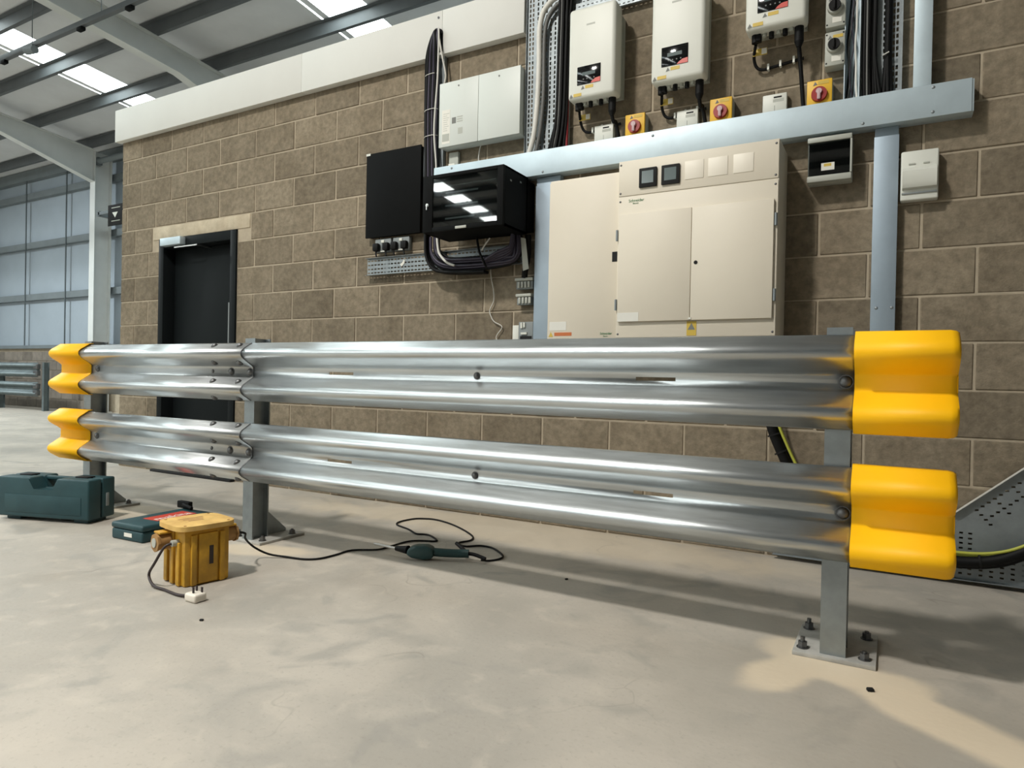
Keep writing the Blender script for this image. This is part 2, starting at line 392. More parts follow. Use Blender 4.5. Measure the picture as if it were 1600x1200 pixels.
for X in FR:
    for side in (0, 1):
        a, b = (4.34, RIDGE) if side == 0 else (RIDGE, YF+.4)
        hy = 2.7 if side == 0 else YF+2
        D = lambda y: .36+(.33*max(0, (y-2.6)/1.74) if side == 0 else .33*max(0, (YF+2.1-y)/1.7))
        ys = sorted({a, b, 2.6} if side == 0 else {a, b, YF+2.1}, reverse=True)
        g = G()
        for y0, y1 in zip(ys, ys[1:]):
            T = lambda y: zr(y)-.205
            for (h0, h1, wd) in ((lambda y: T(y)-.016, T, .085), (lambda y: T(y)-D(y), lambda y: T(y)-D(y)+.016, .085), (lambda y: T(y)-D(y)+.016, lambda y: T(y)-.016, .006)):
                v = [(X+sx*wd, y, h(y)) for y in (y0, y1) for h in (h0, h1) for sx in (-1, 1)]
                vs = [g.b.verts.new(q) for q in v]
                for f in ((0, 1, 3, 2), (4, 6, 7, 5), (0, 4, 5, 1), (2, 3, 7, 6), (0, 2, 6, 4), (1, 5, 7, 3)): g.b.faces.new([vs[i] for i in f])
        rf = obj('rafter', g, m_steelpaint, ceil)
        if side == 0:
            for y in PY[:6]:
                obj('purlin_cleat', G().box(X+.02, X+.10, y+.003, y+.011, zr(y)-.2, zr(y)-.03), m_girt, rf)
# roof lights: one translucent sheet per purlin bay
for i, s in enumerate(SL):
    win = bpy.data.objects.new('window_%d' % (i+1), None); COL.objects.link(win); win['kind'] = 'structure'
    if s in (-12.22, -6.68):
        ys = [YW+.2]+[y for y in PY if y > -1]
        ys_end = ys[-1]
        for y0, y1 in zip(ys, ys[1:]):
            g = G(); g.quad((s-SW, y0-.02, zr(y0)), (s+SW, y0-.02, zr(y0-.02)), (s+SW, y1+.035, zr(y1+.035)), (s-SW, y1+.035, zr(y1+.035)))
            g.quad((s-SW-.14, y0-.03, zr(y0-.03)-.004), (s-SW-.115, y0-.03, zr(y0-.03)-.004), (s-SW-.115, y1+.1, zr(y1+.1)-.004), (s-SW-.14, y1+.1, zr(y1+.1)-.004))
            obj('roof_light_pane', g, m_sky, win)
        st = ys_end
    else: st = 1.0 if s == -17.7 else YW+.2      # unseen strip added to light the far floor; ends short of the view
    for y0, y1, m in ((st, RIDGE, m_sky), (RIDGE, YF, m_farsky))[1 if s in FAR_ONLY else 0:]:
        obj('roof_light_sheet', G().quad((s-SW, y0, zr(y0)), (s+SW, y0, zr(y0)), (s+SW, y1, zr(y1)), (s-SW, y1, zr(y1))), m, win)  # at s == -17.7 this is the added unseen strip

# ---- suspended trunking rail under the roof
t = thing('suspended_rail', 'grey suspended trunking rail hung on rods below the roof rafters', 'rail', (-9, .93, 5.3))
obj('rail', G().box(-19.5, 3, .90, .96, 5.26, 5.33, .004), m_purlin, t)
for x in (-12.9, -10.25, -8.6, -5): obj('hanger_rod', G().cyl((x, .93, 5.33), (x, .93, zr(.93)-.01), .006, n=8), m_girt, t)
for x in (-11.0, -9.05, -8.0): obj('joint_box', G().box(x-.06, x+.06, .90, .96, 5.215, 5.262, .01), m_dark, t)
cam_g = G(); cam_g.cyl((-10.23, .86, 5.20), (-10.02, .86, 5.17), .055, .05); cam_g.box(-10.16, -10.10, .86, .93, 5.2, 5.27)
obj('spotlight', cam_g, m_girt, t)
# pipe stub + brace by the column
t = thing('projecting_sign', 'black projecting sign with a pale arrow beyond the wall corner', 'sign', (-14.0, 4.2, 4.2))
obj('sign_panel', G().box(-14.19, -13.62, 4.19, 4.21, 3.90, 4.33, .003), m_void, t)
g = G(); g.prism([(-14.03, 4.17), (-13.84, 4.17), (-13.93, 4.06)], lambda u, v, w_: (u, w_, v), 4.186, 4.189)
obj('arrow', g, m_wplas, t)
for q in (4.255, 3.985): obj('text_line', G().box(-14.06, -13.76, 4.187, 4.189, q, q+.016), m_gplas, t)
obj('bracket_arm', G().box(-14.6, -14.1, 4.211, 4.26, 4.18, 4.24).box(-14.64, -14.55, 4.211, 4.9, 4.16, 4.26), m_girt, t)
obj('bracing_tube', G().cyl((-14.95, 4.42, 5.42), (-9.8, 4.42, 5.42), .06).box(-15.03, -14.93, 4.38, 4.48, 5.34, 5.5, .005), m_girt, outer)

# ================================================================ GUARD RAIL
YB = -1.318          # plane of the rail valley (against the posts)
half = [(.014, .155), (.019, .151), (.064, .124), (.074, .116), (.081, .106), (.083, .096), (.081, .086), (.074, .077), (.064, .069), (.015, .038), (.007, .032), (.002, .027), (0, .022), (0, .007)]
PROF = half+[(d, -z) for d, z in reversed(half)]
def beam(x0, x1, zc, dz, slots, d0=0.):
    g = G(); xs = sorted({x0, x1, *[v for s in slots for v in s]})
    R = [[g.b.verts.new((x, YB-d-d0, zc+z)) for d, z in PROF] for x in xs]
    mid = len(half)-1
    for i in range(len(xs)-1):
        xm = (xs[i]+xs[i+1])/2
        for k in range(len(PROF)-1):
            if k == mid and any(a < xm < b for a, b in slots): continue
            g.b.faces.new((R[i][k], R[i+1][k], R[i+1][k+1], R[i][k+1]))
    return g
def cap_mesh(x_open, x_end, zc):
    off = .009; sg = 1 if x_end > x_open else -1
    P = [(d+off, z*1.055) for d, z in PROF if abs(z) > .01]; P = [(-.004, .166)]+P+[(-.004, -.166)]
    g = G(); R = []
    for dx, sh, sc in ((0, 0, 1), (abs(x_end-x_open)-.022, 0, 1), (abs(x_end-x_open)-.008, .005, .985), (abs(x_end-x_open), .016, .955)):
        R.append([g.b.verts.new((x_open+sg*dx, YB-max(d-sh, -.004)-.004, zc+z*sc)) for d, z in P])
    for a, b in zip(R, R[1:]):
        for k in range(len(P)-1): g.b.faces.new((a[k], b[k], b[k+1], a[k+1]))
    e = R[-1]; n = len(e)
    bk = [g.b.verts.new((v.co.x, YB-.003, v.co.z)) for v in e]
    for k in range(n-1): g.b.faces.new((e[k], e[k+1], bk[k+1], bk[k]))
    return g
barrier = thing('guard_rail', 'double-height galvanised guard rail with yellow end caps on three posts', 'barrier', (-2.4, -1.26, 0))
for pc in (-.1555, -3.032, -4.60):
    g = G(); g.prism(ibeam_pts(.108, .078, .008, .008), lambda u, v, w_: (pc+u, YB+.001+v, w_), .014, 1.105)
    post = obj('post', g, m_post, barrier)
    obj('base_plate', G().box(pc-.122, pc+.128, -1.34, -1.028, 0, .0145, .0015), m_plate, post)
    g = G(); g.prism([(YB+.109, .0147), (YB+.265, .0147), (YB+.265, .03), (YB+.125, .155), (YB+.109, .155)], lambda u, v, w_: (pc+w_, u, v), -.004, .004)
    obj('gusset', g, m_post, post)
    for bx in (-.094, .094):
        for by in (-1.294, -1.088):
            g = G(); g.cyl((pc+bx, by, .0147), (pc+bx, by, .0175), .020, n=14); g.cyl((pc+bx, by, .0175), (pc+bx, by, .036), .0155, n=6)
            g.cyl((pc+bx, by, .036), (pc+bx, by, .052 if bx < 0 else .042), .0075, n=10)
            obj('anchor_bolt', g, m_bolt, post)
def slope_n(z):
    for (d0, z0), (d1, z1) in zip(PROF, PROF[1:]):
        if z0 >= z >= z1:
            f = (z0-z)/(z0-z1+1e-9); d = d0+(d1-d0)*f; n = Vector((0, -(z0-z1), -(d0-d1)*-1)); 
            t = Vector((0, -(d1-d0), z1-z0)); n = Vector((0, -abs(t.z), 0)); n = Vector((0, t.z, -t.y)); n = n if n.y < 0 else -n
            return d, n.normalized()
for zc in (.923, .490):
    sl = [(-.855, -.701), (-2.446, -2.286)]
    o1 = obj('rail_beam', beam(-3.33, .12, zc, 0, sl), m_rail, barrier)
    sd = o1.modifiers.new('thickness', 'SOLIDIFY'); sd.thickness = .003; sd.offset = 0
    o2 = obj('rail_beam', beam(-4.84, -2.998, zc, 0, [], .0045), m_rail, barrier)
    sd = o2.modifiers.new('thickness', 'SOLIDIFY'); sd.thickness = .003; sd.offset = 0
    obj('seam_shadow', G().tube([(-2.9975, YB-d-.0045, zc+z) for d, z in PROF], .0026, 6, smooth=False), m_bolt, o2)  # dark tube drawn in for the shadow gap at the rail splice
    for x, z, r, own, d0 in [(-.134, .002, .021, o1, 0), (-1.573, 0, .015, o1, 0), (-3.17, -.001, .021, o2, .0045), (-3.018, -.002, .021, o2, .0045), (-3.328, 0, .010, o2, .0045), (-4.47, .004, .019, o2, .0045)] + \
        [(x, z, .0175, o2, .0045) for x in (-3.27, -3.062) for z in (.140, .05, -.056, -.143)]:
        d, n = slope_n(z); p = Vector((x, YB-d-d0, zc+z))+n*.0016
        g = G(); g.dome(p, n, r, r*.8); g.cyl(p-n*.001, p+n*.002, r*1.12, n=14)
        obj('rail_bolt', g, m_bolt, own)
    for xo, xe in ((-.108, .174), (-4.535, -4.905)):
        o = obj('end_cap', cap_mesh(xo, xe, zc), m_yellow, barrier, 50); o['label'] = 'yellow plastic end cap'
        sd = o.modifiers.new('thickness', 'SOLIDIFY'); sd.thickness = .004; sd.offset = 0

# second barrier far left, against the outer wall
t = thing('guard_rail', 'plain grey guard rail in the distance along the far cladded wall', 'barrier', (-18, 4.05, 0))
YB0 = YB; YB = 3.98
for zc in (.905, .475): 
    o = obj('rail_beam', beam(-27, -16.35, zc, 0, []), m_darkrail, t); sd = o.modifiers.new('thickness', 'SOLIDIFY'); sd.thickness = .004
    obj('fixing_block', G().box(-16.47, -16.3, 3.90, 3.975, zc-.13, zc-.02, .01).box(-16.47, -16.3, 3.90, 3.975, zc+.02, zc+.13, .01), m_bolt, t)
for x in (-16.25, -18.2, -20.2, -22.2):
    g = G(); g.prism(ibeam_pts(.11, .08, .008, .008), lambda u, v, w_: (x+u, 4.0+v, w_), 0, 1.07); obj('post', g, m_darkrail, t)
YB = YB0

# ================================================================ WALL EQUIPMENT
def text(s, size, m, loc, parent, rot=(PI/2, 0, 0), align='LEFT', name='lettering'):
    cu = bpy.data.curves.new(name, 'FONT'); cu.body = s; cu.size = size; cu.extrude = .0004; cu.align_x = align; cu.resolution_u = 2
    to = bpy.data.objects.new(name, cu); COL.objects.link(to); bpy.context.view_layer.update()
    me = bpy.data.meshes.new_from_object(to); bpy.data.objects.remove(to); bpy.data.curves.remove(cu)
    me.materials.clear(); me.materials.append(m); o = link(name, me, parent); o.location = Vector(loc)-ORG.get(parent.name, Vector()); o.rotation_euler = rot; return o
def warn(parent, x, z, y, s=1., w_=.045):
    g = G(); g.prism([(x, z), (x+.022*s, z+.004*s), (x+.011*s, z+.022*s)], lambda u, v, q: (u, q, v), y-.0012, y)
    obj('warning_triangle', g, m_ink, parent)
    obj('warning_sticker', G().box(x+.026*s, x+(.026+w_)*s, y-.001, y, z+.003*s, z+.021*s), m_stick, parent)
B0 = -.004          # backs of wall things

# ---- large cream distribution panel
t = thing('electrical_panel', 'large cream electrical panel with double doors and two black meters', 'panel', (-.92, B0, 1.15))
obj('body', G().box(-1.335, -.504, -.28, B0, 1.147, 2.118, .004), m_cream, t)
obj('header_plate', G().box(-1.333, -.507, -.284, -.2805, 1.925, 2.114, .0015), m_cream, t)
obj('cover_plate', G().box(-1.333, -.507, -.284, -.2805, 1.151, 1.917, .0015), m_cream, t)
for x0, x1 in ((-1.322, -.9245), (-.9225, -.522)):
    d = obj('door', G().box(x0, x1, -.302, -.2845, 1.236, 1.821, .003), m_cream, t)
    if x0 > -1: obj('keyhole', G().cyl((-.898, -.3035, 1.533), (-.898, -.302, 1.533), .010), m_void, d)
    else: obj('label_plate', G().box(-1.319, -1.20, -.303, -.302, 1.237, 1.285), m_paper, d)
for x in (-1.166, -1.043):
    mt = obj('meter', G().box(x-.049, x+.049, -.297, -.2845, 1.957, 2.061, .004), m_void, t)
    obj('meter_screen', G().box(x-.032, x+.032, -.2985, -.297, 1.978, 2.044), m_lcd, mt)
for x in (-.920, -.7995, -.674): obj('blank_plate', G().box(x-.049, x+.049, -.2865, -.2845, 1.972, 2.067, .001), m_cream2, t)
for x in (-1.322, -.52):
    for z in (2.095, 1.94, 1.895, 1.17): obj('screw', G().dome((x, -.2842, z), (0, -1, 0), .006, .003, 8), m_bolt, t)
for x, zs in ((-.513, (1.72, 1.35)), (-1.333, (1.71, 1.33))):
    for z in zs: obj('hinge', G().cyl((x, -.294, z-.03), (x, -.294, z+.03), .007, n=10), m_galv, t)
text('Schneider', .022, m_green, (-1.274, -.285, 1.888), t); text('Electric', .011, m_green, (-1.25, -.285, 1.876), t)
g = G().box(-.942, -.892, -.286, -.2845, 1.157, 1.231); st = obj('danger_sticker', g, m_stick, t)
g = G(); g.prism([(-.936, 1.187), (-.898, 1.187), (-.917, 1.222)], lambda u, v, w_: (u, w_, v), -.2868, -.286); obj('danger_triangle', g, m_ink, st)
obj('catch', G().box(-.93, -.916, -.306, -.302, 1.24, 1.25), m_paper, t)
# ---- narrower cream panel to its left
t = thing('electrical_panel', 'plain cream electrical panel joined left of the meter panel', 'panel', (-1.55, B0, 1.15))
b = obj('body', G().box(-1.775, -1.337, -.235, B0, 1.147, 2.078, .004), m_cream, t)
obj('cover_plate', G().box(-1.772, -1.339, -.25, -.2355, 1.15, 2.062, .003), m_cream, t)
obj('lock_slot', G().box(-1.376, -1.346, -.2515, -.25, 1.577, 1.632), m_void, t)
obj('label_plate', G().box(-1.757, -1.65, -.251, -.25, 1.20, 1.25), m_paper, t)
obj('label_plate', G().box(-1.725, -1.615, -.251, -.25, 1.168, 1.188), m_orange, t)
g = G(); g.prism([(-1.762, 1.163), (-1.733, 1.163), (-1.748, 1.192)], lambda u, v, w_: (u, w_, v), -.251, -.25); obj('warning_triangle', g, m_stick, t)
text('Schneider', .018, m_green, (-1.44, -.2515, 1.172), t); text('Electric', .009, m_green, (-1.42, -.2515, 1.16), t)

# ---- galvanised trunking
t = thing('cable_trunking', 'long horizontal galvanised cable trunking across the block wall', 'trunking', (-1.2, B0, 2.17))
obj('body', G().box(-2.726, .296, -.096, B0, 2.174, 2.322, .002), m_trunk, t)
for a, b_ in ((-2.724, .287),):
    obj('lid', G().box(a, b_, -.101, -.0965, 2.173, 2.325, .0012), m_trunk, t)
for x, z in ((-2.58, 2.305), (-1.206, 2.30), (-.153, 2.19), (.136, 2.31), (.136, 2.195), (-1.9, 2.19)): obj('screw', G().dome((x, -.101, z), (0, -1, 0), .008, .004, 10), m_galv, t)
t = thing('cable_trunking', 'vertical galvanised trunking dropping below the horizontal trunking behind the yellow caps', 'trunking', (-.05, B0, .95))
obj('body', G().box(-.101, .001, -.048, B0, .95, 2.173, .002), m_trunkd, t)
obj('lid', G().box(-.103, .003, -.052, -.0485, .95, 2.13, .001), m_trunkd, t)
for x in (-.078, -.012): obj('screw', G().dome((x, -.052, 1.294), (0, -1, 0), .008, .004, 10), m_galv, t)
t = thing('cable_trunking', 'vertical galvanised trunking rising above the right end of the horizontal one', 'trunking', (.09, B0, 2.33))
obj('body', G().box(.056, .126, -.09, B0, 2.326, 3.095, .002), m_trunk, t); obj('lid', G().box(.054, .128, -.094, -.0905, 2.327, 3.095, .001), m_trunk, t)
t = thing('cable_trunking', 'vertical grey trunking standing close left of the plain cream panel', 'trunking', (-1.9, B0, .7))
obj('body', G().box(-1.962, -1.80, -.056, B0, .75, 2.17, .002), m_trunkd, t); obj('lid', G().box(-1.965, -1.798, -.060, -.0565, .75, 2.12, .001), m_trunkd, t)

# ---- perforated cable trays (slots are real holes)
def perf(g, U, V, f, pu=.025, rows=None, sl=.014, sh=.006, mode=0):
    """plate 0..U by 0..V with rows of slots at heights rows; f(u,v)->3-D"""
    us = [0]; n = int(U/pu)
    for i in range(n):
        c = (i+.5)*U/n; us += [c-sl/2, c+sl/2]
    us.append(U); vs = [0]
    for r in rows: vs += [r-sh/2, r+sh/2]
    vs.append(V)
    W_ = [[g.b.verts.new(f(u, v)) for v in vs] for u in us]
    for i in range(len(us)-1):
        for j in range(len(vs)-1):
            if i % 2 and j % 2: continue
            g.b.faces.new((W_[i][j], W_[i+1][j], W_[i+1][j+1], W_[i][j+1]))
def tray_v(name, label, x0, x1, z0, z1, y, lip=.018, rows=None):
    t = thing(name, label, 'tray', ((x0+x1)/2, B0, z0))
    g = G(); Wd = x1-x0; rows = rows or [Wd*k for k in (.06, .13, .24, .34, .44, .54, .64, .76, .90)]
    perf(g, z1-z0, Wd, lambda u, v: (x0+v, y, z0+u), rows=rows, pu=.030, sl=.020, sh=.0105)
    obj('perforated_base', g, m_galv, t)
    for x in (x0, x1): obj('side_flange', G().box(x-.001, x+.001, y-lip, y, z0, z1), m_galv, t)
    g = G()
    for z in (z0+.15, z0+.6): g.box(x0+.01, x1-.01, y+.001, B0, z, z+.03)
    obj('spacer', g, m_girt, t); return t
tray_v('cable_tray', 'tall perforated tray carrying white and black cables left of the first inverter', -2.063, -1.757, 2.326, 3.35, -.028)
tray_v('cable_tray', 'bright perforated tray carrying black cables at upper right', -.170, .007, 2.327, 3.09, -.028, rows=[.018, .06, .10, .14, .155])
t = thing('cable_tray', 'horizontal perforated tray at the picture top above the first inverter', 'tray', (-1.4, B0, 3.1))
g = G(); perf(g, 1.03, .14, lambda u, v: (-1.75+u, -.03, 3.115+v), rows=[.02, .045, .07, .095, .12], pu=.028, sl=.014, sh=.006); obj('perforated_base', g, m_galv, t)
obj('side_flange', G().box(-1.75, -.72, -.048, -.03, 3.113, 3.115), m_galv, t)
obj('spacer', G().box(-1.6, -1.55, -.029, B0, 3.12, 3.25).box(-.9, -.85, -.029, B0, 3.12, 3.25), m_girt, t)
t = thing('cable_tray', 'horizontal perforated tray below the black cabinets on the block wall', 'tray', (-2.7, B0, 1.65))
g = G(); perf(g, 1.31, .122, lambda u, v: (-3.36+u, -.03, 1.645+v), rows=[.018, .045, .075, .104], pu=.03, sl=.021, sh=.010); obj('perforated_base', g, m_galv, t)
for z in (1.645, 1.767): obj('side_flange', G().box(-3.36, -2.05, -.055, -.03, z-.001, z+.001), m_galv, t)
obj('spacer', G().box(-3.2, -3.16, -.029, B0, 1.66, 1.75).box(-2.3, -2.26, -.029, B0, 1.66, 1.75), m_girt, t)
g = G(); g.prism([(-3.055, 1.708), (-3.03, 1.728), (-3.026, 1.742), (-3.012, 1.732), (-3.018, 1.712), (-3.04, 1.692)], lambda u, v, w_: (u, w_, v), -.034, -.031)
tag(obj('paper_tag', g, m_paper), 'small torn white paper tag stuck on the horizontal perforated tray', 'tag')
# floor-level tray with rising bend at the right
def holed(name, outer, holes, y, m, parent):
    org = ORG.get(parent.name, Vector()); pl = [[Vector((u, v, 0)) for u, v in outer]]+[[Vector((u, v, 0)) for u, v in h] for h in holes]
    tri = tessellate_polygon(pl); allv = [p for q in pl for p in q]
    me = bpy.data.meshes.new(name); me.from_pydata([tuple(Vector((p.x, y, p.y))-org) for p in allv], [], [tuple(q) for q in tri]); me.materials.append(m)
    o = link(name, me, parent); ORG[o.name] = org; return o
def slot(cx, cz, a, l=.015, h=.0042):
    ca, sa = math.cos(a), math.sin(a)
    return [(cx+u*ca-v*sa, cz+u*sa+v*ca) for u, v in ((-l/2, -h), (l/2, -h), (l/2, h), (-l/2, h))]
t = thing('cable_tray', 'grey perforated tray bend at floor level right of the yellow caps', 'tray', (.4, B0, .02))
hs = []
for i in range(11):
    for x in (-.38, -.30, -.22, -.14, -.06, .02, .10, .18, .292, .327):
        if x > .28 and i > 8: continue
        hs.append(slot(x, .05+i*.0235, 0 if x < .3 else 0))
for i in range(4):
    for x in (.37, .41, .45, .49, .53): hs.append(slot(x, .05+i*.0235, 0))
a = math.atan2(.223, .251)
for r in range(4):
    for k in range(12):
        s_ = .06+k*.03; n_ = .03+r*.027
        cx, cz = .285+s_*math.cos(a)+n_*math.sin(a), .332+s_*math.sin(a)-n_*math.cos(a)
        if r % 2 == 0 or k % 3 == 0: hs.append(slot(cx, cz, a-.6))
holed('perforated_base', [(-.53, .025), (1.0, .025), (1.0, .9), (.905, .9), (.267, .333), (.26, .327), (-.53, .327)], hs, -.03, m_galv, t)
obj('side_flange', G().box(-.53, 1.0, -.055, -.0305, .022, .025), m_galv, t)
g = G(); g.prism([(.262, .3275), (.905, .9), (.905, .903), (.2605, .330)], lambda u, v, w_: (u, w_, v), -.06, -.0305); obj('curved_flange', g, m_wcable, t)
obj('side_flange', G().box(-.53, .26, -.055, -.0305, .327, .330), m_galv, t)
obj('spacer', G().box(-.4, -.36, -.029, B0, .04, .3).box(.5, .54, -.029, B0, .04, .3), m_girt, t)

# ---- cables
def cables(name, label, cat, lst, loc):
    t = thing(name, label, cat, loc)
    for nm, m, r, pts in lst: obj(nm, G().tube(pts, r), m, t, 60)
    return t
def XZ(y, *p): return [(x, y, z) for x, z in p]
cables('cable', 'white and grey cables bending right down the perforated tray', 'cable', [
    ('cable_white', m_wcable, .017, XZ(-.07, (-2.012, 2.33), (-1.982, 2.442), (-1.962, 2.638), (-1.955, 2.874), (-1.957, 3.074), (-1.937, 3.18), (-1.894, 3.232), (-1.842, 3.258), (-1.70, 3.27))),
    ('cable_grey', m_gcable, .013, XZ(-.06, (-1.972, 2.33), (-1.945, 2.457), (-1.926, 2.671), (-1.927, 2.9), (-1.925, 3.05), (-1.908, 3.14), (-1.865, 3.20), (-1.80, 3.235), (-1.70, 3.24)))], (-1.95, B0, 2.33))
lst = []
for i in range(6):
    x = -1.835+i*.0135; b_ = -1.885+i*.021
    lst.append(('cable_black', m_black, .0105, XZ(-.052-.006*(i % 2), (b_, 2.33), ((b_+x)/2, 2.42), (x, 2.53), (x+.004, 2.8), (x+.006, 3.05), (x+.02, 3.2), (x+.03, 3.33))))
lst.append(('cable_black', m_gcable, .008, XZ(-.068, (-1.85, 2.33), (-1.825, 2.42), (-1.815, 2.5), (-1.81, 2.8), (-1.805, 3.33))))
for i in range(3):
    x = -1.825+i*.025; lst.append(('cable_black', m_black, .010, XZ(-.072, (x-.03, 2.33), (x-.01, 2.45), (x, 2.6), (x+.004, 2.9), (x+.01, 3.33))))
lst.append(('cable_red', m_rcable, .0095, XZ(-.05, (-1.767, 2.33), (-1.765, 2.6), (-1.768, 3.0), (-1.765, 3.33))))
cables('cable_bundle', 'black cable bundle with one red cable beside the first inverter', 'cables', lst, (-1.82, B0, 2.33))
lst = []
for x0, x1, r, y in ((-.150, -.155, .011, -.05), (-.128, -.137, .010, -.055), (-.112, -.115, .009, -.045), (-.098, -.112, .009, -.06), (-.083, -.109, .009, -.06), (-.067, -.058, .012, -.05), (-.05, -.054, .010, -.055), (-.035, -.045, .009, -.045)):
    lst.append(('cable_black', m_black, r, XZ(y, (x0, 2.33), ((x0+x1)/2, 2.42), (x1, 2.55), (x1, 2.8), (x1-.003, 3.08))))
lst.append(('cable_grey', m_gcable, .005, XZ(-.068, (-.139, 2.33), (-.143, 2.55), (-.147, 3.08))))
lst.append(('cable_tie', m_wcable, .003, XZ(-.072, (-.076, 2.515), (-.062, 2.522), (-.048, 2.528))))
cables('cable_bundle', 'black cable bundle running up the bright perforated tray at right', 'cables', lst, (-.1, B0, 2.33))
# open trunking with loose wires
t = thing('open_trunking', 'narrow open grey trunking with loose wires right of the rotary isolators', 'trunking', (-.2, B0, 2.33))
g = G(); g.box(-.243, -.173, -.012, B0, 2.326, 3.09); g.box(-.243, -.239, -.075, -.012, 2.326, 3.09); g.box(-.178, -.173, -.075, -.012, 2.326, 3.09)
obj('channel', g, m_trunk, t)
for k, (m, r) in enumerate(((m_black, .004), (m_gcable, .006), (m_purple, .003), (m_black, .003), (m_wcable, .006))):
    pts = [(-.228+.010*k+random.uniform(-.01, .01), -.03-.005*k, 2.33+.09*i) for i in range(9)]
    obj('wire', G().tube(pts, r, 6), m, t, 60)
# purple bundle left of the white cabinet
t = thing('cable_tray', 'slim galvanised tray behind the purple data cables up to the fascia slot', 'tray', (-2.77, B0, 2.35))
obj('base', G().box(-2.857, -2.699, -.015, B0, 2.19, 3.10), m_galv, t); obj('side_flange', G().box(-2.70, -2.697, -.04, -.015, 2.19, 3.10).box(-2.858, -2.855, -.04, -.015, 2.19, 3.10), m_galv, t)
lst = []
for i in range(9):
    x = -2.84+i*.0115; k = i/8; m = m_black if i < 3 else m_purple
    lst.append(('data_cable', m, .0085, [(x+.012, -.05, 2.18), (x-.002, -.05, 2.6), (x-.002+.01*k, -.055, 2.95), (x+.005+.015*(1-k), -.078, 3.10), (-2.775+.06*k, -.095, 3.2), (-2.745+.02*k, -.08, 3.268), (-2.738+.01*k, -.066, 3.262)]))
for i in range(5):
    x = -2.825+i*.016; lst.append(('data_cable', m_purple if i % 2 else m_black, .008, [(x+.012, -.062, 2.18), (x, -.064, 2.7), (x+.01, -.07, 3.0), (-2.78+.012*i, -.10, 3.16), (-2.74, -.1, 3.25), (-2.733, -.066, 3.255)]))
lst.append(('data_cable', m_wcable, .006, [(-2.722, -.085, 2.2), (-2.719, -.085, 2.35), (-2.741, -.085, 2.6), (-2.718, -.088, 2.942), (-2.702, -.105, 3.197), (-2.72, -.085, 3.27), (-2.73, -.066, 3.26)]))
lst.append(('data_cable', m_wcable, .006, [(-2.69, -.05, 2.9), (-2.672, -.06, 2.96), (-2.683, -.085, 3.068), (-2.702, -.1, 3.19), (-2.725, -.075, 3.262), (-2.733, -.066, 3.262)]))
for z in (2.56, 2.74, 2.98): lst.append(('cable_tie', m_wcable, .0025, [(-2.852, -.05, z), (-2.82, -.076, z), (-2.76, -.076, z+.003), (-2.735, -.05, z+.003)]))
cables('cable_bundle', 'purple and black data cables hanging from the white fascia slot', 'cables', lst, (-2.78, -.06, 2.3))
# loop of data cables below the glass cabinet
lst = []
for i in range(7):
    o = i*.012; m = m_purple if i % 3 else m_black; y = -.085-.012*(i % 3)
    lst.append(('data_cable', m, .009, [(-2.757+o, y, 1.86), (-2.757+o, y, 1.82), (-2.748+o, y, 1.74+o*.4), (-2.69+o*.7, y, 1.665+o), (-2.58, y, 1.63+o*1.1), (-2.40, y, 1.622+o*1.1), (-2.22, y, 1.628+o), (-2.10, y, 1.65+o*.5), (-2.045-o*.6, y, 1.71), (-2.05-o*.6, y, 1.80), (-2.06-o*.6, y, 1.86)]))
for i in range(3):
    lst.append(('data_cable', m_black, .011, [(-2.775-i*.0, -.07-.022*i, 1.95), (-2.775, -.07-.022*i, 1.84), (-2.765, -.07-.022*i, 1.73), (-2.71, -.07-.022*i, 1.645), (-2.58, -.07-.022*i, 1.612), (-2.3, -.07-.022*i, 1.60)]))
for i in range(5):
    lst.append(('data_cable', m_purple, .010, [(-2.3, -.09-.012*i, 1.66), (-2.2, -.10-.012*i, 1.665+.01*i), (-2.12, -.10-.012*i, 1.69+.01*i), (-2.09, -.1-.012*i, 1.75), (-2.09+.004*i, -.1-.012*i, 1.86)]))
lst.append(('data_cable', m_wcable, .008, [(-2.66, -.14, 1.86), (-2.655, -.14, 1.80), (-2.638, -.14, 1.735), (-2.58, -.14, 1.675), (-2.52, -.135, 1.65)]))
lst.append(('cable_strap', m_black, .008, [(-2.34, -.15, 1.82), (-2.318, -.155, 1.73), (-2.30, -.155, 1.69), (-2.27, -.14, 1.62)]))
lst.append(('data_cable', m_wcable, .005, [(-2.30, -.15, 1.73), (-2.27, -.16, 1.76), (-2.235, -.16, 1.80)]))
cables('cable_bundle', 'loop of purple and black data cables under the glass-fronted cabinet', 'cables', lst, (-2.4, -.1, 1.7))
obj_wc = G().tube(XZ(-.02, (-2.295, 1.70), (-2.31, 1.63), (-2.302, 1.56), (-2.285, 1.49), (-2.282, 1.42), (-2.31, 1.36), (-2.30, 1.32), (-2.275, 1.285), (-2.215, 1.25), (-2.25, 1.20), (-2.255, 1.17), (-2.22, 1.12)), .0035, 6)
tag(obj('thin_cable', obj_wc, m_wcable, None, 60), 'thin white wire dangling on the bare wall below the cable loop', 'cable')
tag(obj('thin_cable', G().tube(XZ(-.02, (-2.402, 2.46), (-2.412, 2.43), (-2.42, 2.38), (-2.419, 2.33)), .004, 6), m_wcable, None, 60), 'short thin white wire below the white double-door cabinet', 'cable')

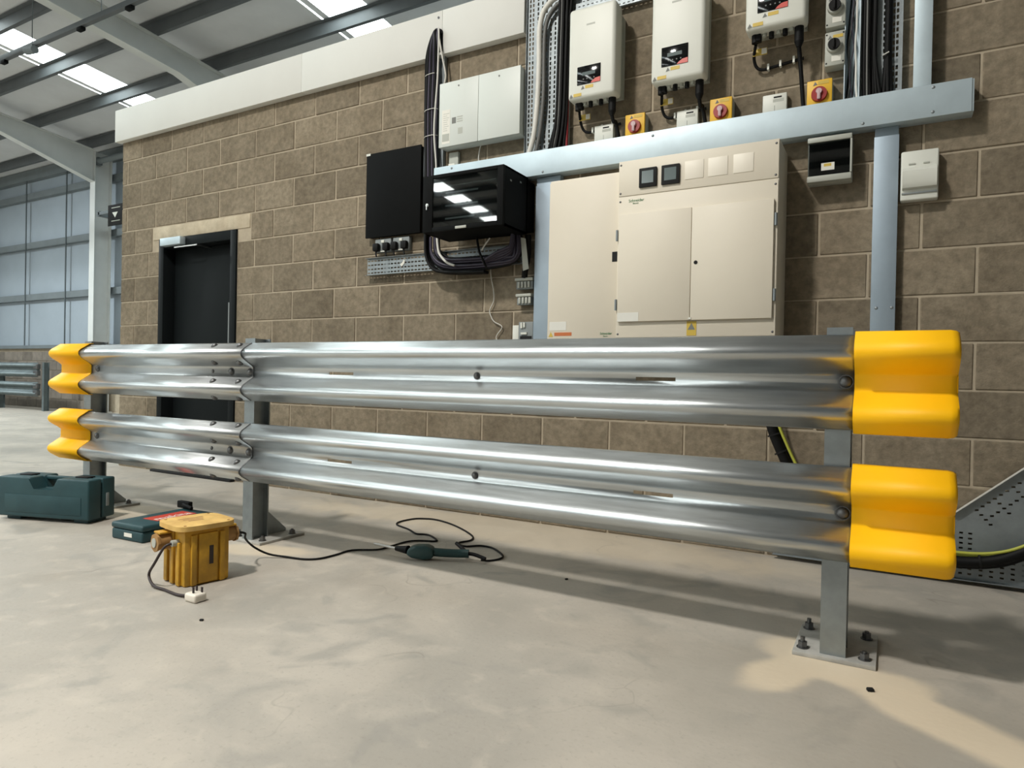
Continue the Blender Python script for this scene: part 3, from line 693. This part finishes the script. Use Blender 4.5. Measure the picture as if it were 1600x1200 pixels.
# ---- white double-door cabinet
t = thing('white_cabinet', 'white steel double-door cabinet high on the wall left of the tray', 'cabinet', (-2.38, B0, 2.45))
obj('body', G().box(-2.688, -2.072, -.082, B0, 2.456, 2.88, .002), m_wcab, t)
for a, b_ in ((-2.690, -2.3815), (-2.3795, -2.070)):
    d = obj('door', G().box(a, b_, -.1, -.0825, 2.455, 2.882, .002), m_wcab, t)
    obj('lock', G().cyl(((a+b_)/2+.0, -.1015, 2.845), ((a+b_)/2, -.1, 2.845), .006, n=10), m_ink, d)
    if a < -2.6:
        obj('label', G().box(-2.665, -2.60, -.1006, -.1, 2.475, 2.70), m_paper, d)
        g = G()
        for k in range(9): g.box(-2.655, -2.625+random.uniform(0, .02), -.1009, -.1006, 2.56+k*.014, 2.563+k*.014)
        g.box(-2.662, -2.605, -.1009, -.1006, 2.49, 2.54); obj('print', g, m_gplas, d)
        obj('print', G().box(-2.585, -2.553, -.1009, -.1003, 2.60, 2.64), m_ink, d)
        g = G()
        for k in range(3): g.box(-2.545, -2.50, -.1009, -.1003, 2.605+k*.015, 2.612+k*.015)
        g.box(-2.535, -2.50, -.1009, -.1003, 2.525, 2.565); obj('print', g, m_gplas, d)
t = thing('thermostat', 'small white box with a paper label under the white cabinet', 'box', (-2.61, B0, 2.33))
obj('casing', G().box(-2.653, -2.578, -.03, B0, 2.325, 2.437, .003), m_gplas, t); obj('label', G().box(-2.655, -2.605, -.032, -.0302, 2.33, 2.362), m_paper, t)

# ---- black flat cabinet, glass-fronted network cabinet
t = thing('flat_cabinet', 'plain flat black steel cabinet on the wall above twin sockets', 'cabinet', (-3.11, B0, 1.91))
obj('body', G().box(-3.352, -2.872, -.045, B0, 1.92, 2.515, .002), m_dark, t); obj('door', G().box(-3.362, -2.868, -.058, -.0455, 1.913, 2.522, .003), m_dark, t)
obj('corner_tape', G().box(-3.364, -3.325, -.059, -.044, 2.508, 2.524), m_wplas, t)
t = thing('network_cabinet', 'black wall-mounted network cabinet with a smoked glass door', 'cabinet', (-2.3, B0, 1.81))
x0, x1, z0, z1, yf = -2.588, -2.003, 1.815, 2.168, -.375
g = G(); g.box(x0, x0+.012, yf, -.10, z0, z1); g.box(x1-.012, x1, yf, -.10, z0, z1); g.box(x0, x1, yf, -.10, z0, z0+.012); g.box(x0, x1, yf, -.10, z1-.012, z1); g.box(x0, x1, -.112, -.10, z0, z1)
obj('shell', g, m_dark, t); obj('wall_frame', G().box(x0+.03, x1, -.0995, B0, z0+.03, z1-.02), m_dark, t)
g = G(); g.box(x0, x0+.075, yf-.022, yf-.001, z0, z1, .003); g.box(x1-.042, x1, yf-.022, yf-.001, z0, z1, .003); g.box(x0+.075, x1-.042, yf-.022, yf-.001, z0, z0+.028, .002); g.box(x0+.075, x1-.042, yf-.022, yf-.001, z1-.022, z1, .002)
df = obj('door_frame', g, m_dark, t)
obj('glass_pane', G().box(x0+.073, x1-.040, yf-.016, yf-.012, z0+.026, z1-.02), m_glass, df)
obj('lock', G().cyl((x0+.038, yf-.03, 1.985), (x0+.038, yf-.022, 1.985), .010).box(x0+.035, x0+.041, yf-.034, yf-.03, 1.955, 1.985), m_steel, df)
obj('handle', G().box(-2.335, -2.255, yf-.030, yf-.0225, z0+.004, z0+.020, .002), m_gplas, df)
for z, w_, h in ((1.89, .36, .044), (1.97, .40, .044), (2.05, .40, .030)):
    sw = obj('rack_unit', G().box(-2.49, -2.49+w_, -.33, -.14, z, z+h, .002), m_dark, t)
    obj('port_strip', G().box(-2.46, -2.46+w_*.6, -.3315, -.33, z+.012, z+.022), m_grey, sw)
obj('shelf', G().box(-2.5, -2.09, -.34, -.13, 2.105, 2.11), m_grey, t)
obj('vent', G().box(x1, x1+.001, -.32, -.30, 2.09, 2.10).box(x1, x1+.001, -.2, -.18, 2.11, 2.12), m_grey, t)

# ---- twin sockets
def sockets(x, label):
    t = thing('twin_socket', label, 'socket', (x, B0, 1.8), 'sockets below the flat black cabinet')
    obj('face_plate', G().box(x-.073, x+.073, -.04, B0, 1.806, 1.902, .005), m_grey, t)
    for s in (-1, 1):
        p = obj('plug', G().box(x+s*.045-.026, x+s*.045+.026, -.078, -.0405, 1.81, 1.868, .012), m_black, t)
        obj('flex', G().tube([(x+s*.045, -.06, 1.815), (x+s*.045, -.062, 1.79), (x+s*.045+.01, -.066, 1.772)], .006), m_black, p)
    obj('switch', G().box(x-.014, x+.014, -.046, -.0405, 1.872, 1.892, .002).box(x-.02, x+.02, -.043, -.0405, 1.808, 1.816), m_wplas, t)
sockets(-3.21, 'grey twin socket with two black plugs, left of the pair'); sockets(-3.046, 'grey twin socket with two black plugs, right of the pair')

# ---- small boxes beside the left trunking
for x0_, x1_, z0_, z1_, lab in ((-2.103, -1.975, 1.483, 1.552, 'upper small grey breaker box left of the vertical trunking'), (-2.095, -1.985, 1.383, 1.452, 'lower small grey breaker box left of the vertical trunking')):
    t = thing('breaker_box', lab, 'box', ((x0_+x1_)/2, B0, z0_))
    obj('base', G().box(x0_+.005, x1_-.005, -.05, B0, z0_, z1_-.02, .002), m_grey, t)
    obj('top_rail', G().box(x0_, x1_, -.064, B0, z1_-.018, z1_, .003), m_gplas, t)
    for k in range(4): obj('breaker', G().box(x0_+.018+k*.024, x0_+.034+k*.024, -.06, -.0505, z0_+.008, z1_-.022, .002), m_gplas, t)
t = thing('switch_box', 'small grey box with white switches just above the guard rail', 'box', (-2.03, B0, 1.1))
obj('casing', G().box(-2.075, -1.972, -.05, B0, 1.09, 1.275, .003), m_grey, t)
obj('switch', G().box(-2.058, -2.045, -.06, -.0505, 1.235, 1.27).box(-2.038, -2.026, -.06, -.0505, 1.24, 1.27).box(-2.055, -2.012, -.06, -.0505, 1.195, 1.208), m_wplas, t)
obj('window', G().box(-2.062, -1.98, -.054, -.0505, 1.12, 1.185), m_void, t)
tag(obj('white_strip', G().box(-2.122, -2.078, -.045, B0, 1.09, 1.255, .003), m_wplas), 'narrow white plastic cover at the rail left of the switch box', 'cover')
g = G(); g.prism([(-2.045, 1.80), (-2.012, 1.79), (-1.985, 1.60), (-2.025, 1.59)], lambda u, v, w_: (u, w_, v), -.10, -.096)
tag(obj('bracket_plate', g, m_gplas), 'pale grey tapered bracket plate below the network cabinet corner', 'bracket')
tag(obj('cable_duct', G().tube([(-2.02, -.05, 1.82), (-2.015, -.06, 1.70), (-2.03, -.06, 1.6), (-2.04, -.05, 1.555)], .02), m_black, None, 60), 'short black duct dropping to the upper grey breaker box', 'duct')

# ---- inverters
def inverter(xl, z0, ztop, label):
    t = thing('solar_inverter', label, 'inverter', (xl+.145, B0, z0), 'white inverters in a row')
    obj('casing', G().box(xl, xl+.29, -.205, -.09, z0, ztop, .022, 4), m_wplas, t)
    g = G()
    for k in range(7): g.box(xl+.02+k*.04, xl+.03+k*.04, -.0895, -.03, z0+.02, ztop-.02)
    g.box(xl+.015, xl+.275, -.035, B0, z0+.03, ztop-.03); obj('heat_sink', g, m_gplas, t)
    d = obj('display', G().box(xl+.06, xl+.205, -.2075, -.2052, z0+.078, z0+.183, .002), m_disp, t)
    g = G(); g.prism([(xl+.145, z0+.0785), (xl+.204, z0+.0785), (xl+.204, z0+.105), (xl+.175, z0+.102), (xl+.155, z0+.09)], lambda u, v, w_: (u, w_, v), -.2085, -.2076); obj('red_corner', g, m_redp, d)
    obj('screen', G().box(xl+.092, xl+.172, -.2083, -.2076, z0+.128, z0+.148), m_lcd, d)
    g = G()
    for k in range(4): g.cyl((xl+.10+k*.022, -.2083, z0+.108), (xl+.10+k*.022, -.2076, z0+.108), .004, n=8)
    obj('button', g, m_ink, d)
    warn(t, xl+.085, z0+.05, -.2052, 1.0, .05); warn(t, xl+.012, z0+.012, -.2052, 1.0, .05)
    obj('print', G().box(xl+.112, xl+.165, -.2055, -.2051, ztop-.115, ztop-.105), m_gplas, t)
    for x, r, h in ((.04, .017, .04), (.085, .011, .018), (.12, .013, .03), (.155, .011, .018), (.185, .013, .03), (.215, .011, .018)):
        obj('cable_gland', G().cyl((xl+x, -.14, z0-h), (xl+x, -.14, z0+.003), r, n=12), m_black if h > .02 else m_gplas, t)
    obj('cable_gland', G().cyl((xl+.25, -.13, z0-.075), (xl+.25, -.13, z0+.003), .022, n=14).cyl((xl+.25, -.13, z0-.10), (xl+.25, -.13, z0-.075), .012, .022, n=14), m_black, t)
    obj('dc_connector', G().box(xl+.028, xl+.07, -.155, -.115, z0-.035, z0+.003, .006), m_black, t)
    return t
inverter(-1.692, 2.545, 3.075, 'white wall inverter with a black display, leftmost of three')
inverter(-1.192, 2.545, 3.075, 'white wall inverter with a black display, middle of three')
inverter(-.697, 2.715, 3.245, 'white wall inverter cut by the top edge, rightmost of three')
def inv_cables(dx, z, zb, label):
    t = thing('inverter_cable', label, 'cable', (dx+.15, -.08, z), 'black cables below the inverters')
    obj('main_cable', G().tube([(dx+.25, -.13, z-.095), (dx+.252, -.11, z-.13), (dx+.258, -.09, (z+zb)/2-.02), (dx+.27, -.06, zb)], .0105), m_black, t, 60)
    obj('loop_cable', G().tube([(dx+.04, -.12, z-.04), (dx+.022, -.06, z-.075), (dx+.03, -.035, z-.115), (dx+.06, -.03, z-.135), (dx+.11, -.025, z-.13), (dx+.18, -.02, z-.12), (dx+.262, -.02, z-.112)], .008), m_black, t, 60)
    obj('cable_label', G().box(dx+.018, dx+.09, -.075, -.07, z-.075, z-.04, .001), m_stick, t); obj('cable_label', G().box(dx+.062, dx+.088, -.0765, -.0752, z-.072, z-.043), m_paper, t)
    for x in (.09, .15, .215): obj('cable_clip', G().box(dx+x-.005, dx+x+.005, -.038, -.012, z-.142+(x-.09)*.09, z-.112+(x-.09)*.12), m_wplas, t)
inv_cables(-1.692, 2.545, 2.33, 'black cables with a yellow tag hanging below the leftmost inverter')
inv_cables(-1.192, 2.545, 2.33, 'black cables with a yellow tag hanging below the middle inverter')
inv_cables(-.697, 2.715, 2.33, 'black cables with a yellow tag hanging below the rightmost inverter')

# ---- yellow isolators, white boxes, grey rotary isolators
def isolator(x, label):
    t = thing('isolator_switch', label, 'switch', (x, B0, 2.327), 'yellow isolators along the trunking')
    obj('casing', G().box(x-.055, x+.058, -.062, B0, 2.33, 2.448, .003), m_gplas, t)
    obj('cover', G().box(x-.058, x+.058, -.08, -.0625, 2.33, 2.451, .003), m_isol, t)
    k = obj('knob', G().cyl((x, -.098, 2.376), (x, -.0805, 2.376), .036, .038, n=24), m_red, t)
    obj('pointer', G().box(x-.008, x+.008, -.112, -.0985, 2.345, 2.392, .004).cyl((x, -.111, 2.385), (x, -.0985, 2.385), .014, n=14), mat('pink_grey', srgb(196, 168, 170), .5) if 'pink_grey' not in bpy.data.materials else bpy.data.materials['pink_grey'], k)
    warn(t, x-.03, 2.424, -.0802, .9, .055)
isolator(-1.321, 'yellow isolator with red knob, leftmost above the trunking')
isolator(-.838, 'yellow isolator with red knob, middle of three above the trunking')
isolator(-.352, 'yellow isolator with red knob, rightmost above the trunking')
def wbox(x, label):
    t = thing('meter_box', label, 'box', (x, B0, 2.327), 'white boxes along the trunking')
    obj('casing', G().box(x-.06, x+.06, -.042, B0, 2.33, 2.436, .005), m_wplas, t)
    obj('slot', G().box(x-.005, x+.035, -.0428, -.042, 2.413, 2.421), m_void, t)
    obj('label', G().box(x-.008, x+.045, -.0426, -.042, 2.392, 2.408), m_gplas, t); obj('led', G().box(x-.001, x+.001, -.0426, -.042, 2.34, 2.375), m_ink, t)
wbox(-1.528, 'white box with a dark slot below the leftmost inverter'); wbox(-1.03, 'white box with a dark slot below the middle inverter'); wbox(-.57, 'white box with a dark slot below the rightmost inverter')
def rotary(z, label):
    t = thing('rotary_isolator', label, 'switch', (-.285, B0, z), 'grey rotary isolators')
    obj('casing', G().box(-.331, -.240, -.085, B0, z, z+.17, .006), m_gplas, t)
    obj('collar', G().cyl((-.288, -.105, z+.095), (-.288, -.0855, z+.095), .034, .036, n=24), m_gplas, t)
    k = obj('knob', G().cyl((-.288, -.118, z+.095), (-.288, -.1055, z+.095), .027, n=20), m_void, t)
    obj('grip', G().box(-.293, -.283, -.13, -.1185, z+.072, z+.118, .003), m_black, k)
    warn(t, -.318, z+.132, -.0855, .9, .05); obj('label', G().box(-.30, -.258, -.0862, -.0855, z+.02, z+.048), m_paper, t)
    for x in (-.323, -.248):
        for q in (.014, .156): obj('screw', G().cyl((x, -.0862, z+q), (x, -.085, z+q), .004, n=8), m_void, t)
rotary(2.508, 'grey rotary isolator with black knob, lower of two'); rotary(2.700, 'grey rotary isolator with black knob, upper of two at the top edge')

# ---- breaker enclosures right of the panel
t = thing('breaker_enclosure', 'grey breaker enclosure with a smoked window under the trunking', 'box', (-.3, B0, 1.925))
obj('casing', G().box(-.399, -.197, -.07, B0, 1.93, 2.155, .006), m_gplas, t)
obj('top_rail', G().box(-.399, -.197, -.105, -.0705, 2.128, 2.155, .006), m_gplas, t); obj('bottom_rail', G().box(-.399, -.197, -.105, -.0705, 1.93, 1.962, .006), m_gplas, t)
obj('interior', G().box(-.393, -.203, -.078, -.0705, 1.963, 2.127), m_void, t)
obj('window', G().box(-.395, -.205, -.098, -.094, 1.963, 2.127), m_smoke, t)
obj('side_post', G().box(-.205, -.197, -.105, -.0705, 1.963, 2.127), m_gplas, t)
obj('label', G().box(-.334, -.274, -.0995, -.098, 1.985, 2.022), m_paper, t); obj('label', G().box(-.322, -.288, -.1, -.0996, 2.004, 2.018), m_stick, t)
t = thing('consumer_unit', 'white plastic consumer unit right of the vertical trunking', 'box', (.09, B0, 1.8))
obj('casing', G().box(.013, .168, -.06, B0, 1.803, 2.039, .008, 3), m_wplas, t)
g = G(); g.prism([(-.0605, 1.958), (-.078, 1.952), (-.098, 1.935), (-.098, 1.878), (-.085, 1.858), (-.0605, 1.853)], lambda u, v, w_: (w_, u, v), .020, .160); obj('flap', g, m_wplas, t)
obj('recess', G().box(.018, .162, -.066, -.0605, 1.832, 1.840, .001), m_grey, t)
obj('tab', G().box(.045, .072, -.064, -.0605, 1.972, 1.978).box(.105, .13, -.064, -.0605, 1.972, 1.978), m_gplas, t)

# ---- armoured cables: from the panel down to the floor tray, then right
t = thing('armoured_cable', 'thick black armoured cables with green-yellow earths by the floor tray', 'cable', (-.2, -.09, .3))
main = [(-.60, -.09, 1.145), (-.59, -.09, 1.0), (-.575, -.09, .85), (-.545, -.09, .70), (-.50, -.09, .58), (-.42, -.09, .42), (-.30, -.09, .27), (-.12, -.09, .17), (.08, -.09, .125), (.26, -.09, .115), (.40, -.09, .135), (.52, -.09, .195), (.70, -.09, .33), (.95, -.09, .60)]
obj('power_cable', G().tube(main, .024, 12), m_black, t, 60)
obj('power_cable', G().tube([(x+.016, -.062, z-.016) for x, y, z in main], .020, 10), m_black, t, 60)
e1 = [(x+.032, -.08, z+.028) for x, y, z in main]; e2 = [(x+.026, -.1, z+.044) for x, y, z in main]
obj('earth_cable', G().tube(e1, .007), m_gy, t, 60); obj('earth_cable', G().tube(e2, .007), m_gy, t, 60)
def at_x(x):
    for (a, _, c), (b, _, d) in zip(main, main[1:]):
        if a <= x <= b: return c+(d-c)*(x-a)/(b-a), Vector((b-a, 0, d-c)).normalized()
for x in (-.527, -.492, -.02, .36):
    z, dv = at_x(x); p = Vector((x, -.082, z)); obj('cable_tie', G().cyl(p-dv*.004, p+dv*.004, .036, n=16), m_void, t)

# ================================================================ FLOOR THINGS
# ---- big green tool case
rz = math.radians(18.3)
t = thing('tool_case', 'large dark green plastic tool case standing on its feet at the left edge', 'case', (-4.455, -1.565, 0), None, rz, True)
L_, W_, H_ = .64, .205, .262
out = [(-L_/2, .022), (L_/2, .022), (L_/2, H_), (.095, H_), (.072, H_-.078), (-.072, H_-.078), (-.095, H_), (-L_/2, H_)]
def shell(y0, y1):
    g = G(); g.prism(out, lambda u, v, w_: (u, w_, v), y0, y1)
    ed = [e for e in g.b.edges]
    bmesh.ops.bevel(g.b, geom=ed, offset=.010, segments=3, profile=.5, affect='EDGES'); return g
obj('shell', shell(-W_/2, -.004), m_case, t); obj('shell', shell(.004, W_/2), m_case, t)
obj('seam', G().box(-L_/2+.012, L_/2-.012, -.005, .005, .03, H_-.084), m_black, t)
obj('handle', G().box(-.095, .095, .012, .042, H_-.028, H_-.003, .008, 3), m_case, t)
for x in (-.2, .2): obj('latch', G().box(x-.045, x+.045, -.03, .03, H_-.006, H_+.007, .003), m_black, t)
for x in (-.24, .24): obj('foot', G().box(x-.05, x+.05, -.07, .07, 0, .03, .006), m_case, t)
obj('panel', G().box(-L_/2+.05, L_/2-.05, -W_/2-.003, -W_/2+.001, .05, H_-.105, .002), m_case, t)
obj('end_latch', G().box(L_/2-.002, L_/2+.005, .03, .05, .09, .17, .002), m_grey, t)
# ---- small green case lying flat
t = thing('tool_case', 'small dark green tool case lying flat behind the yellow transformer', 'case', (-3.585, -1.43, 0), None, math.radians(2.6), True)
obj('base', G().box(-.131, .131, -.225, .225, .0, .058, .010, 3), m_case, t)
obj('lid', G().box(-.134, .134, -.228, .228, .0585, .092, .012, 3), m_case, t)
lb = obj('brand_label', G().box(-.05, .075, -.10, .15, .092, .0932), m_redp, t)
text('makita', .085, m_paper, (.06, -.09, .0938), lb, (0, 0, PI/2+.0), name='lettering')
obj('end_label', G().box(-.02, .045, -.2268, -.2252, .022, .043), m_paper, t)
# ---- black T-shaped tool resting on it
t = thing('t_handle_tool', 'black T-shaped hand tool lying at the far end of the small case', 'tool', (-3.66, -1.245, .092), None, 0)
obj('head', G().box(-3.765, -3.655, -1.235, -1.205, .093, .135, .005), m_black, t)
obj('handle', G().tube([(-3.705, -1.235, .117), (-3.66, -1.243, .114), (-3.61, -1.245, .105)], .0105, 10), m_black, t, 60)

# ---- yellow site transformer
rz = math.radians(-10.5)
t = thing('site_transformer', 'dirty yellow site transformer box with sockets at both ends', 'transformer', (-2.672, -1.878, 0), None, rz, True)
bx, by, bh = .101, .099, .240
g = G(); g.box(-bx, bx, -by, by, 0, bh, .010)
obj('body', g, m_trans, t)
for y in (-.062, .062):
    obj('rib', G().box(bx-.002, bx+.012, y-.011, y+.011, .004, bh-.02, .003), m_trans, t)
obj('side_panel', G().box(bx-.002, bx+.009, -.042, .042, .01, bh-.018, .003), m_trans, t)
for x in (-.058, .0, .058):
    obj('rib', G().box(x-.016, x+.016, -by-.012, -by+.002, .004, bh*.78, .003), m_trans, t)
obj('nameplate', G().box(bx+.0092, bx+.0102, .004, .022, .085, .165), m_brown, t)
obj('nameplate', G().box(-.086, -.079, -by-.002, -by-.0002, .05, .12), m_brown, t)
lo = []
for i in range(32):
    a = 2*PI*i/32; s = lambda v: math.copysign(abs(v)**.45, v); lo.append((.124*s(math.cos(a)), .131*s(math.sin(a))))
g = G(); g.prism(lo, lambda u, v, w_: (u, v, w_), bh+.0005, bh+.021); lid = obj('lid', g, m_translid, t, 40)
for x in (-.095, .095):
    for y in (-.095, .095): obj('lid_screw', G().cyl((x, y, bh+.021), (x, y, bh+.023), .006, n=8), m_dust, lid)
g = G()
for k in range(3): g.box(-.06+k*.028, -.045+k*.028, -.06+.01*k, .05-.012*k, bh+.0211, bh+.0215)
obj('scuff', g, m_dust, lid)
for sy, lab, u in ((-1, 'L', -.03), (1, 'R', .02)):
    yb = sy*by
    s_ = obj('socket', G().cyl((u, yb, .185), (u, yb+sy*.058, .182), .036, .034, n=20).cyl((u, yb+sy*.058, .182), (u, yb+sy*.068, .182), .040, n=8), m_dust, t)
    obj('socket_cap', G().cyl((u, yb+sy*.069, .182), (u, yb+sy*.073, .182), .020, n=16), m_gplas, s_)
    obj('socket_flap', G().box(u-.03, u+.03, min(yb, yb+sy*.06), max(yb, yb+sy*.06), .219, .228, .003), m_trans, s_)
    obj('socket_flange', G().box(u-.042, u+.042, min(yb-sy*.002, yb+sy*.008), max(yb-sy*.002, yb+sy*.008), .14, .226, .003), m_trans, t)
obj('cable_gland', G().cyl((.045, -by, .185), (.045, -by-.03, .185), .014, n=12), m_gplas, t)
Mw = Matrix.Translation((-2.672, -1.878, 0)) @ Matrix.Rotation(rz, 4, 'Z')
ge = Mw @ Vector((.045, -by-.03, .185)); se = Mw @ Vector((.02, by+.072, .182))
t = thing('mains_cord', 'brown mains cord with a cream three-pin plug in front of the transformer', 'cord', (-2.6, -2.05, 0))
pts = [tuple(ge), (ge.x-.012, ge.y-.025, .172), (ge.x-.035, ge.y-.05, .11), (-2.755, -2.045, .045), (-2.70, -2.06, .012), (-2.618, -2.062, .007), (-2.524, -2.072, .007), (-2.477, -2.069, .01), (-2.44, -2.060, .016)]
obj('flex', G().tube(pts, .0058), m_brown, t, 60)
pl = obj('plug', G().box(-2.445, -2.375, -2.095, -2.040, .0, .034, .009, 3), m_plug, t)
g = G()
for x, y, l in ((-2.425, -2.052, .020), (-2.392, -2.052, .020), (-2.409, -2.078, .024)): g.box(x-.004, x+.004, y-.0025, y+.0025, .034, .034+l)
obj('pin', g, m_brown, pl)
# ---- corded tool and its lead
cordp = [(-2.503, -1.410), (-2.447, -1.358), (-2.433, -1.262), (-2.428, -1.152), (-2.328, -1.069), (-2.316, -.980), (-2.310, -.857), (-2.270, -.795), (-2.185, -.755), (-2.208, -.717), (-2.289, -.661), (-2.339, -.657), (-2.385, -.669), (-2.493, -.603), (-2.626, -.546), (-2.665, -.461), (-2.647, -.355), (-2.598, -.312), (-2.522, -.292), (-2.384, -.334), (-2.229, -.422), (-2.104, -.516), (-2.053, -.575), (-2.035, -.636), (-2.058, -.704), (-2.023, -.749), (-1.976, -.751), (-1.927, -.701), (-1.853, -.701), (-1.772, -.758), (-1.710, -.824), (-1.705, -.883), (-1.73, -.93)]
pts = [tuple(se), (se.x+.012, se.y+.04, .17), (-2.66, -1.63, .13), (-2.71, -1.54, .065), (-2.68, -1.475, .02), (-2.60, -1.43, .007)]+[(x, y, .006) for x, y in cordp]+[(-1.74, -.985, .02)]
tag(obj('tool_lead', G().tube(pts, .0052, 8, 4), m_black, None, 60), 'long black lead looping from transformer to the corded tool', 'cord')
a = Vector((-2.08, -1.10, 0)); b_ = Vector((-1.745, -1.0, 0))
t = thing('power_tool', 'dark green corded hand tool lying in the rail shadow', 'tool', (-1.98, -1.05, 0), None, math.atan2(.115, .24), True)
hd = G(); hd.prism([(-.135, .030), (-.11, .012), (-.045, .004), (-.01, .008), (.005, .026), (.0, .060), (-.03, .074), (-.09, .072), (-.125, .058)], lambda u, v, w_: (u, w_, v), -.034, .034)
bmesh.ops.bevel(hd.b, geom=list(hd.b.edges), offset=.011, segments=3, profile=.5, affect='EDGES'); obj('motor_housing', hd, m_tool, t, 50)
obj('grip', G().tube([(-.005, 0, .040), (.05, .004, .036), (.13, .006, .035), (.175, .006, .036)], .021, 14), m_tool, t, 60)
obj('grip_end', G().tube([(.172, .006, .036), (.20, .003, .034), (.235, -.008, .026), (.262, -.02, .02)], .009, 10), m_black, t, 60)
obj('lever', G().tube([(.165, .01, .04), (.13, .05, .055), (.10, .09, .065)], .0095, 10), m_black, t, 60)
obj('nose', G().cyl((-.13, 0, .045), (-.20, .035, .042), .022, .012, n=14), m_black, t)
obj('blade', G().cyl((-.198, .034, .042), (-.33, .10, .045), .007, n=10), m_steel, t)
# ---- small debris on the floor
for i, (x, y, l, a) in enumerate(((-2.196, -2.194, .014, .5), (-1.278, -.989, .014, 1), (-.039, -1.507, .02, .4))):
    g = G(); g.box(-l/2, l/2, -l*.35, l*.35, 0, l*.5, l*.12, 1); bmesh.ops.rotate(g.b, verts=g.b.verts, cent=(0, 0, 0), matrix=Matrix.Rotation(a, 3, 'Z')); bmesh.ops.translate(g.b, verts=g.b.verts, vec=(x, y, 0))
    tag(obj('debris_chip', g, m_void), ('small black chip on the open floor before the plug', 'small black chip on the floor in the rail shadow', 'small dark chip in the dust near the right post')[i], 'debris')
